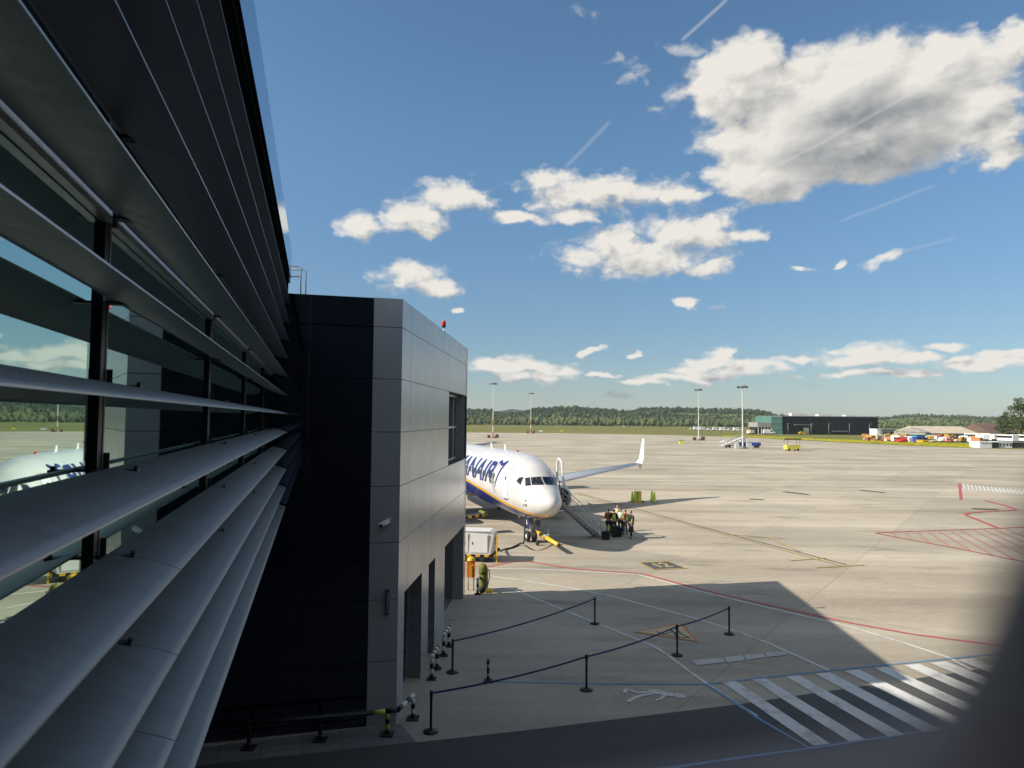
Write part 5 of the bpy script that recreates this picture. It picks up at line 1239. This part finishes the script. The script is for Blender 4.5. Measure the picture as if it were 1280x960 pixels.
def foliage(name, mt, clumps, parent=None, leaf=(.5, 1.2), per=46, seed=1, core=True):
    """clumps: (x, y, z, rx, rz, tone); leaf-sized faces through each volume plus a knobbly inner mass"""
    rnd = random.Random(seed); vs, fs, tn = [], [], []
    bm0 = bmesh.new(); bmesh.ops.create_icosphere(bm0, subdivisions=1, radius=1); iv = [v.co.copy() for v in bm0.verts]; jf = [[v.index for v in f.verts] for f in bm0.faces]; bm0.free()
    for (x, y, z, rx, rz, tone) in clumps:
        if core:
            o = len(vs)
            for c in iv:
                s = rnd.uniform(.62, .92); vs.append((x + c.x * rx * s, y + c.y * rx * s, z + c.z * rz * s))
            for f in jf: fs.append([o + i for i in f]); tn.append(max(0, tone + rnd.uniform(-.18, .08)))
        for _ in range(per):
            th = rnd.uniform(0, 2 * math.pi); c = rnd.uniform(-.75, 1); r = rnd.uniform(.7, 1.06); sn = math.sqrt(1 - c * c)
            p = Vector((x + rx * r * sn * math.cos(th), y + rx * r * sn * math.sin(th), z + rz * r * c)); l = rnd.uniform(*leaf)
            e1 = Vector((rnd.gauss(0, 1), rnd.gauss(0, 1), rnd.gauss(0, .6))).normalized() * l; e2 = e1.cross(Vector((rnd.gauss(0, 1), rnd.gauss(0, 1), rnd.gauss(0, 1)))).normalized() * l * rnd.uniform(.5, .9)
            o = len(vs); vs += [tuple(p - e1 * .5), tuple(p + e2 * .5), tuple(p + e1 * .5), tuple(p - e2 * .5)]; fs.append([o, o + 1, o + 2, o + 3]); tn.append(min(1, max(0, tone + rnd.uniform(-.25, .3))))
    me = bpy.data.meshes.new(name); me.from_pydata(vs, [], fs); me.materials.append(mt)
    at_ = me.attributes.new('tone', 'FLOAT', 'FACE'); at_.data.foreach_set('value', tn); me.update()
    o = bpy.data.objects.new(name, me); COL.objects.link(o)
    if parent is not None: o.parent = parent
    return o
rnd = random.Random(5); cl = []
Y = H0 + 8
while Y < HC + 60:
    step = 6.6 + (Y - H0) * .008
    px = 330 - 9
    lo, hi = (-260, 1500)
    X = (lo - 640) / F * Y
    while X < (hi - 640) / F * Y:
        X += step * rnd.uniform(.75, 1.3); p = px_of(X, Y) ; t = (Y - H0) / (HC - H0); dens = 1.0
        nz_ = noise.noise(Vector((X * .006, Y * .008, 3)))
        if p > 958: dens = .9 if t > .78 else (.5 if nz_ > .12 else .06)
        elif p > 832 and .42 < t < .66: dens = .04
        elif p > 760 and .55 < t < .75 and nz_ > .1: dens = .12
        elif t < .12: dens = .6
        elif nz_ > .3: dens = .3
        if rnd.random() > dens: continue
        s = rnd.uniform(.45, 1.25) * (1.0 if p < 958 else .75); rx = 3.9 * s; rz = 4.6 * s * rnd.uniform(.7, 1.25)
        tone = rnd.uniform(.0, .55) + .7 * nz_ + (.2 if t < .25 else 0); tone = max(0, tone)
        tone = min(1, tone + .3 * max(0, 1 - t / .35)); tone *= (.45 if t > .55 else 1)
        if p > 958: tone = min(1, tone + .2)
        cl.append((X, Y + rnd.uniform(-5, 5), hill(X, Y) + rz * .75, rx, rz, tone))
    Y += step * .95
print('wood clumps', len(cl))
tag(foliage('far_woods', M['wood'], cl, None, (.8, 2.0), 13, 3), 'far wooded hills reading as one mass of trees beyond the grass', None, None, 'stuff')

def tree(label, x, yb, yt, spread, seed, name='broadleaf_tree', Y=None, n=70, group=None):
    b = at(x, yb) if Y is None else Vector((Xat(x, Y), Y, 0)); h = far(x, yt, b.y).z
    rnd = random.Random(seed); t = thing(name, label, 'tree', b, 0, group); r = spread
    tr = MB(); tr.tube([(0, 0, 0), (.1, .1, h * .25), (-.1, .2, h * .5), (.1, 0, h * .8)], .3, 10, rs=[h * .022, h * .017, h * .012, h * .004])
    for k in range(9):
        a = k * 2.4; z = h * rnd.uniform(.2, .6); l = r * rnd.uniform(.5, .85)
        tr.tube([(0, 0, z), (l * .5 * math.cos(a), l * .5 * math.sin(a), z + l * .35), (l * math.cos(a), l * math.sin(a), z + l * .8)], .1, 6, rs=[h * .009, h * .006, h * .002])
    tr.build('trunk', M['bark'], t)
    cs = []
    for k in range(n):
        c = rnd.uniform(-1, 1); th = rnd.uniform(0, 6.283); q = rnd.uniform(.35, 1) ** .6; sn = math.sqrt(1 - c * c)
        zz = h * .56 + h * .42 * c * q; wr = r * (1.0 - .35 * max(0, c)) * (.8 + .2 * math.sin(th * 3 + seed))
        s = rnd.uniform(.12, .24) * r
        cs.append((wr * q * sn * math.cos(th), wr * q * sn * math.sin(th), zz, s, s * .85, rnd.uniform(.05, .75)))
    foliage('crown', M['leaf'], cs, t, (.3, .75), 44, seed, core=False)
    return t
tree('tall pale green tree standing over the brown barns at the right edge', 1277, 551, 496, 7.5, 11, n=95)
tree('bushy darker tree left of the tall pale one, behind the dark barn', 1256, 548.5, 517, 6.5, 12, n=70)
tree('rounded tree right of the tall pale one', 1300, 551, 503, 8, 13, n=70)

# ================================================================== window surround right beside the camera
wf = thing('window_frame', 'blurred dark rubber window surround close to the viewer at lower right', 'window frame', EYE + ray(1300, 1000) * .043)
FD = .042
pth = [(1470, 430), (1400, 560), (1335, 690), (1297, 790), (1245, 885), (1170, 965), (1060, 1013), (930, 1042), (780, 1070), (600, 1100)]
pts_ = [tuple(EYE + ray(x + 94, y + 72) * FD - wf.location) for x, y in pth]
mb = MB(); mb.tube([Vector(p) for p in smoothpts(pts_, 5)], .0071, 20)
o = mb.build('gasket', M['gasket'], wf)
mb = MB(); mb.tube([Vector(p) + Vector((.012, .0, -.011)) for p in smoothpts(pts_, 5)], .0095, 16); mb.build('frame', M['gasket'], wf)

# ================================================================== AIR
hz = MB().box((0, 1800, 34.5), (6000, 4400, 71)).build('haze', bpy.data.materials.new('haze_air')); hz['kind'] = 'stuff'
hm = hz.data.materials[0]; hm.use_nodes = True; hn = hm.node_tree; hn.nodes.remove(hn.nodes['Principled BSDF'])
pv_ = hn.nodes.new('ShaderNodeVolumePrincipled'); pv_.inputs['Color'].default_value = (.80, .88, 1, 1); pv_.inputs['Density'].default_value = .00009; pv_.inputs['Anisotropy'].default_value = .1
hn.links.new(pv_.outputs[0], hn.nodes['Material Output'].inputs['Volume'])

# ================================================================== SKY AND LIGHT
SUN_EL = RAD(35.3); sdir = Vector((-13.93, -3.11, 0)).normalized()      # towards the sun
sv_ = Vector((sdir.x * math.cos(SUN_EL), sdir.y * math.cos(SUN_EL), math.sin(SUN_EL)))
sd_ = bpy.data.lights.new('sun', 'SUN'); sd_.energy = 3.9; sd_.angle = RAD(.53); sd_.color = (1, .93, .82)
so = bpy.data.objects.new('sun', sd_); COL.objects.link(so); so.rotation_euler = sv_.to_track_quat('Z', 'Y').to_euler(); so.location = (-60, -20, 60)

nt = W.node_tree; L = nt.links.new; bg = nt.nodes['Background']
SKY_STR = .085; EXPO = .74
sky = nt.nodes.new('ShaderNodeTexSky'); sky.sky_type = 'NISHITA'; sky.sun_disc = False; sky.sun_elevation = SUN_EL
sky.sun_rotation = math.atan2(sdir.x, sdir.y); sky.air_density = 1.0; sky.dust_density = .3; sky.ozone_density = 2.0; sky.altitude = 240
def azel(x, y):
    d = ray(x, y).normalized(); return math.atan2(d.x, d.y), math.asin(d.z)
big = [(925, 105, 88, 62), (985, 175, 120, 62), (1060, 110, 130, 68), (1160, 100, 110, 58), (1200, 140, 80, 50), (960, 220, 78, 34), (1080, 180, 140, 50)]
med = [(668, 470, 60, 8), (905, 441, 26, 9), (940, 458, 44, 10), (1150, 447, 50, 9), (1135, 470, 60, 6), (1060, 436, 34, 8), (1205, 446, 34, 9), (615, 452, 40, 11), (760, 470, 26, 4), (1238, 165, 70, 34), (1255, 195, 34, 24), (1270, 55, 40, 32), (560, 245, 52, 22), (515, 270, 42, 20), (527, 285, 18, 16), (446, 280, 36, 16), (690, 225, 38, 15), (755, 243, 105, 24), (850, 245, 40, 12), (652, 272, 46, 10), (710, 268, 30, 11), (765, 300, 50, 25), (790, 322, 100, 26), (865, 292, 80, 30), (930, 292, 34, 12), (888, 335, 32, 12),
       (515, 348, 45, 17), (540, 356, 36, 12), (583, 388, 9, 4), (855, 379, 17, 9), (1108, 325, 26, 10), (1050, 331, 11, 5.5), (885, 452, 38, 10), (895, 466, 72, 9), (860, 475, 50, 6), (1075, 445, 78, 14), (1000, 449, 36, 7), (1095, 466, 85, 7), (1235, 455, 60, 13), (1262, 440, 40, 8), (640, 458, 75, 12), (702, 464, 34, 6), (736, 440, 13, 4.5), (790, 440, 11, 4.5), (810, 480, 28, 5), (1180, 430, 30, 6), (1000, 335, 12, 5)]
wsp = [(980, 470, 120, 9), (720, 480, 110, 9), (1180, 478, 120, 8), (738, 12, 50, 18), (772, 70, 26, 24), (795, 98, 50, 18), (820, 138, 20, 16), (860, 62, 70, 14), (770, 497, 34, 5), (690, 497, 40, 5), (1010, 482, 40, 5), (1230, 482, 40, 4), (600, 478, 40, 9), (590, 220, 14, 8), (640, 238, 24, 16), (897, 380, 14, 7), (1215, 30, 24, 10)]
grp = bpy.data.node_groups.new('cloud_field', 'ShaderNodeTree')
grp.interface.new_socket('P', in_out='INPUT', socket_type='NodeSocketVector')
for nm in ('Big', 'Med', 'Wisp'): grp.interface.new_socket(nm, in_out='OUTPUT', socket_type='NodeSocketFloat')
gi = grp.nodes.new('NodeGroupInput'); go = grp.nodes.new('NodeGroupOutput'); GL = grp.links.new
def gmath(op, a, b=None, c=None):
    q = grp.nodes.new('ShaderNodeMath'); q.operation = op
    for i, v in enumerate((a, b, c)):
        if v is None: continue
        if isinstance(v, (int, float)): q.inputs[i].default_value = v
        else: GL(v, q.inputs[i])
    return q.outputs[0]
for nm, lst in (('Big', big), ('Med', med), ('Wisp', wsp)):
    acc = None
    for (x, y, rx, ry) in lst:
        az, el = azel(x, y); ax_, el_ = azel(x + rx, y); ay_, el2 = azel(x, y - ry)
        sx_, sy_ = 1 / max(abs(ax_ - az), 1e-4), 1 / max(abs(el2 - el), 1e-4)
        q = grp.nodes.new('ShaderNodeVectorMath'); q.operation = 'MULTIPLY_ADD'; GL(gi.outputs[0], q.inputs[0]); q.inputs[1].default_value = (sx_, sy_, 0); q.inputs[2].default_value = (-az * sx_, -el * sy_, 0)
        ln = grp.nodes.new('ShaderNodeVectorMath'); ln.operation = 'LENGTH'; GL(q.outputs[0], ln.inputs[0])
        acc = ln.outputs['Value'] if acc is None else gmath('SMOOTH_MIN', acc, ln.outputs['Value'], .35 if nm == 'Big' else .2)
    GL(gmath('SUBTRACT', 1.0, acc), go.inputs[nm])
tc = nt.nodes.new('ShaderNodeTexCoord'); sp_ = nt.nodes.new('ShaderNodeSeparateXYZ'); L(tc.outputs['Generated'], sp_.inputs[0])
def wm(op, a, b=None, c=None, clamp=False):
    q = nt.nodes.new('ShaderNodeMath'); q.operation = op; q.use_clamp = clamp
    for i, v in enumerate((a, b, c)):
        if v is None: continue
        if isinstance(v, (int, float)): q.inputs[i].default_value = v
        else: L(v, q.inputs[i])
    return q.outputs[0]
az = wm('ARCTAN2', sp_.outputs[0], sp_.outputs[1]); el = wm('ARCSINE', sp_.outputs[2])
cb2 = nt.nodes.new('ShaderNodeCombineXYZ'); L(az, cb2.inputs[0]); L(el, cb2.inputs[1])
def noisev(vec, scale, det=8, rough=.55, lac=2.1, stretch=(1, 1.7, 1), loc=(0, 0, 0), typ='FBM'):
    mp = nt.nodes.new('ShaderNodeMapping'); mp.inputs['Scale'].default_value = stretch; mp.inputs['Location'].default_value = loc; L(vec, mp.inputs[0])
    z = nt.nodes.new('ShaderNodeTexNoise'); z.noise_dimensions = '2D'; z.inputs['Scale'].default_value = scale; z.inputs['Detail'].default_value = det; z.inputs['Roughness'].default_value = rough; z.inputs['Lacunarity'].default_value = lac
    L(mp.outputs[0], z.inputs['Vector']); return z
def density(off):
    p = cb2.outputs[0]
    if off:
        q = nt.nodes.new('ShaderNodeVectorMath'); q.operation = 'ADD'; q.inputs[1].default_value = off; L(p, q.inputs[0]); p = q.outputs[0]
    # billowing warp of the outline
    w = noisev(p, 14, 4, .5); wv = nt.nodes.new('ShaderNodeVectorMath'); wv.operation = 'MULTIPLY_ADD'; L(w.outputs['Color'], wv.inputs[0]); wv.inputs[1].default_value = (.075, .028, 0); L(p, wv.inputs[2])
    wv2 = nt.nodes.new('ShaderNodeVectorMath'); wv2.operation = 'ADD'; wv2.inputs[1].default_value = (-.0375, -.014, 0); L(wv.outputs[0], wv2.inputs[0])
    g = nt.nodes.new('ShaderNodeGroup'); g.node_tree = grp; L(wv2.outputs[0], g.inputs[0])
    vb = nt.nodes.new('ShaderNodeTexVoronoi'); vb.voronoi_dimensions = '2D'; vb.feature = 'SMOOTH_F1'; vb.inputs['Scale'].default_value = 34; vb.inputs['Detail'].default_value = 2; vb.inputs['Roughness'].default_value = .5; vb.inputs['Smoothness'].default_value = .5
    mp = nt.nodes.new('ShaderNodeMapping'); mp.inputs['Scale'].default_value = (1, 1.3, 1); L(wv2.outputs[0], mp.inputs[0]); L(mp.outputs[0], vb.inputs['Vector'])
    f = noisev(p, 26, 9, .56)
    nn = wm('SUBTRACT', wm('ADD', wm('MULTIPLY', f.outputs['Fac'], 1.0), wm('MULTIPLY', vb.outputs['Distance'], -.42)), .33)   # about -.3 .. .4
    return g, nn
g0, n0 = density(None); g1, n1 = density((-.016, .020, 0))
def dens(g, nn): 
    b = wm('MULTIPLY_ADD', nn, .55, wm('MULTIPLY_ADD', g.outputs['Big'], 1.3, .12)); m_ = wm('MULTIPLY_ADD', nn, 1.0, wm('ADD', g.outputs['Med'], .24)); return b, m_
b0, m0 = dens(g0, n0); b1, m1 = dens(g1, n1)
def ss(v, a, b):
    q = nt.nodes.new('ShaderNodeMapRange'); q.interpolation_type = 'SMOOTHSTEP'; q.inputs[1].default_value = a; q.inputs[2].default_value = b; L(v, q.inputs[0]); return q.outputs[0]
a_big = ss(b0, -.12, .36); a_med = ss(m0, -.06, .66); a_w = wm('MULTIPLY', ss(wm('MULTIPLY_ADD', n0, 1.9, g0.outputs['Wisp']), .15, 1.2), .55)
alpha = wm('MAXIMUM', wm('MAXIMUM', a_big, a_med), a_w)
slope = wm('SUBTRACT', wm('MAXIMUM', b0, m0), wm('MAXIMUM', b1, m1))       # positive where the cloud falls away towards the sun
lit = wm('MULTIPLY_ADD', slope, .62, .82, False)
caz, cel = azel(1085, 172); cax, _e = azel(1085 + 195, 172); _a, cey = azel(1085, 172 - 92)
qv = nt.nodes.new('ShaderNodeVectorMath'); qv.operation = 'MULTIPLY_ADD'; L(cb2.outputs[0], qv.inputs[0]); qv.inputs[1].default_value = (1 / (cax - caz), 1 / (cey - cel), 0); qv.inputs[2].default_value = (-caz / (cax - caz), -cel / (cey - cel), 0)
ql = nt.nodes.new('ShaderNodeVectorMath'); ql.operation = 'LENGTH'; L(qv.outputs[0], ql.inputs[0])
gb = wm('MULTIPLY_ADD', n0, .55, wm('SUBTRACT', 1.0, ql.outputs['Value']))
thick = ss(gb, .02, .80)
lit2 = wm('SUBTRACT', wm('MULTIPLY_ADD', n0, .42, lit), wm('MULTIPLY', thick, .56), None, True)
cr = nt.nodes.new('ShaderNodeMix'); cr.data_type = 'RGBA'; cr.inputs[6].default_value = (.30, .325, .35, 1); cr.inputs[7].default_value = (.92, .885, .82, 1); L(lit2, cr.inputs[0])
csc = nt.nodes.new('ShaderNodeVectorMath'); csc.operation = 'SCALE'; csc.inputs['Scale'].default_value = .92 / SKY_STR / 2 ** EXPO; L(cr.outputs[2], csc.inputs[0])
# sky tint
hs = nt.nodes.new('ShaderNodeVectorMath'); hs.operation = 'MULTIPLY'; L(sky.outputs[0], hs.inputs[0])
low = nt.nodes.new('ShaderNodeMix'); low.data_type = 'RGBA'; low.inputs[6].default_value = (.49, .55, .62, 1); low.inputs[7].default_value = (.70, .89, .93, 1); L(ss(el, -.02, .42), low.inputs[0]); L(low.outputs[2], hs.inputs[1])
mixc = nt.nodes.new('ShaderNodeMix'); mixc.data_type = 'RGBA'; L(alpha, mixc.inputs[0]); L(hs.outputs[0], mixc.inputs[6]); L(csc.outputs[0], mixc.inputs[7])
# unseen cloud added over the rest of the sky to whiten the ambient light
gn = nt.nodes.new('ShaderNodeTexNoise'); gn.inputs['Scale'].default_value = 3.2; gn.inputs['Detail'].default_value = 5; L(tc.outputs['Generated'], gn.inputs['Vector'])
away = wm('MAXIMUM', ss(wm('ABSOLUTE', az), .85, 1.15), ss(el, .72, .95))
ga = wm('MULTIPLY', wm('MULTIPLY', ss(gn.outputs['Fac'], .46, .60), away), ss(el, .02, .2))
mixg = nt.nodes.new('ShaderNodeMix'); mixg.data_type = 'RGBA'; L(ga, mixg.inputs[0]); L(mixc.outputs[2], mixg.inputs[6]); mixg.inputs[7].default_value = (.44 / SKY_STR, .425 / SKY_STR, .41 / SKY_STR, 1)
# contrails: thin soft streaks
outc = mixg.outputs[2]
for (xa, ya, xb, yb, wd_, st_) in ((850, 52, 912, -4, 3.2, .3), (704, 212, 764, 150, 4.0, .16), (1046, 278, 1172, 230, 3.0, .13), (958, 214, 1285, 28, 3.4, .2), (1125, 315, 1195, 297, 3, .1)):
    A = Vector(azel(xa, ya)); B = Vector(azel(xb, yb)); d = (B - A); ll_ = d.length; d /= ll_; C_ = (A + B) / 2
    def dotp(vx, vy, cx): return wm('MULTIPLY_ADD', az, vx, wm('MULTIPLY_ADD', el, vy, cx))
    al = dotp(d.x, d.y, -(C_.x * d.x + C_.y * d.y)); ac = dotp(-d.y, d.x, (C_.x * d.y - C_.y * d.x))
    la = ss(wm('ABSOLUTE', al), ll_ * .52, ll_ * .40); lc = ss(wm('ABSOLUTE', ac), wd_ / F, 0.0)
    fac = wm('MULTIPLY', wm('MULTIPLY', la, lc), st_)
    q = nt.nodes.new('ShaderNodeMix'); q.data_type = 'RGBA'; L(fac, q.inputs[0]); L(outc, q.inputs[6]); q.inputs[7].default_value = (.5 / SKY_STR, .49 / SKY_STR, .47 / SKY_STR, 1); outc = q.outputs[2]
L(outc, bg.inputs['Color']); bg.inputs['Strength'].default_value = SKY_STR
W.cycles.sampling_method = 'MANUAL'; W.cycles.sample_map_resolution = 512

S.view_settings.view_transform = 'Standard'; S.view_settings.look = 'None'; S.view_settings.gamma = 1; S.view_settings.exposure = EXPO
S.render.engine = 'CYCLES'; S.cycles.use_denoising = True; S.cycles.max_bounces = 5; S.cycles.diffuse_bounces = 2; S.cycles.glossy_bounces = 4; S.cycles.sample_clamp_indirect = 4
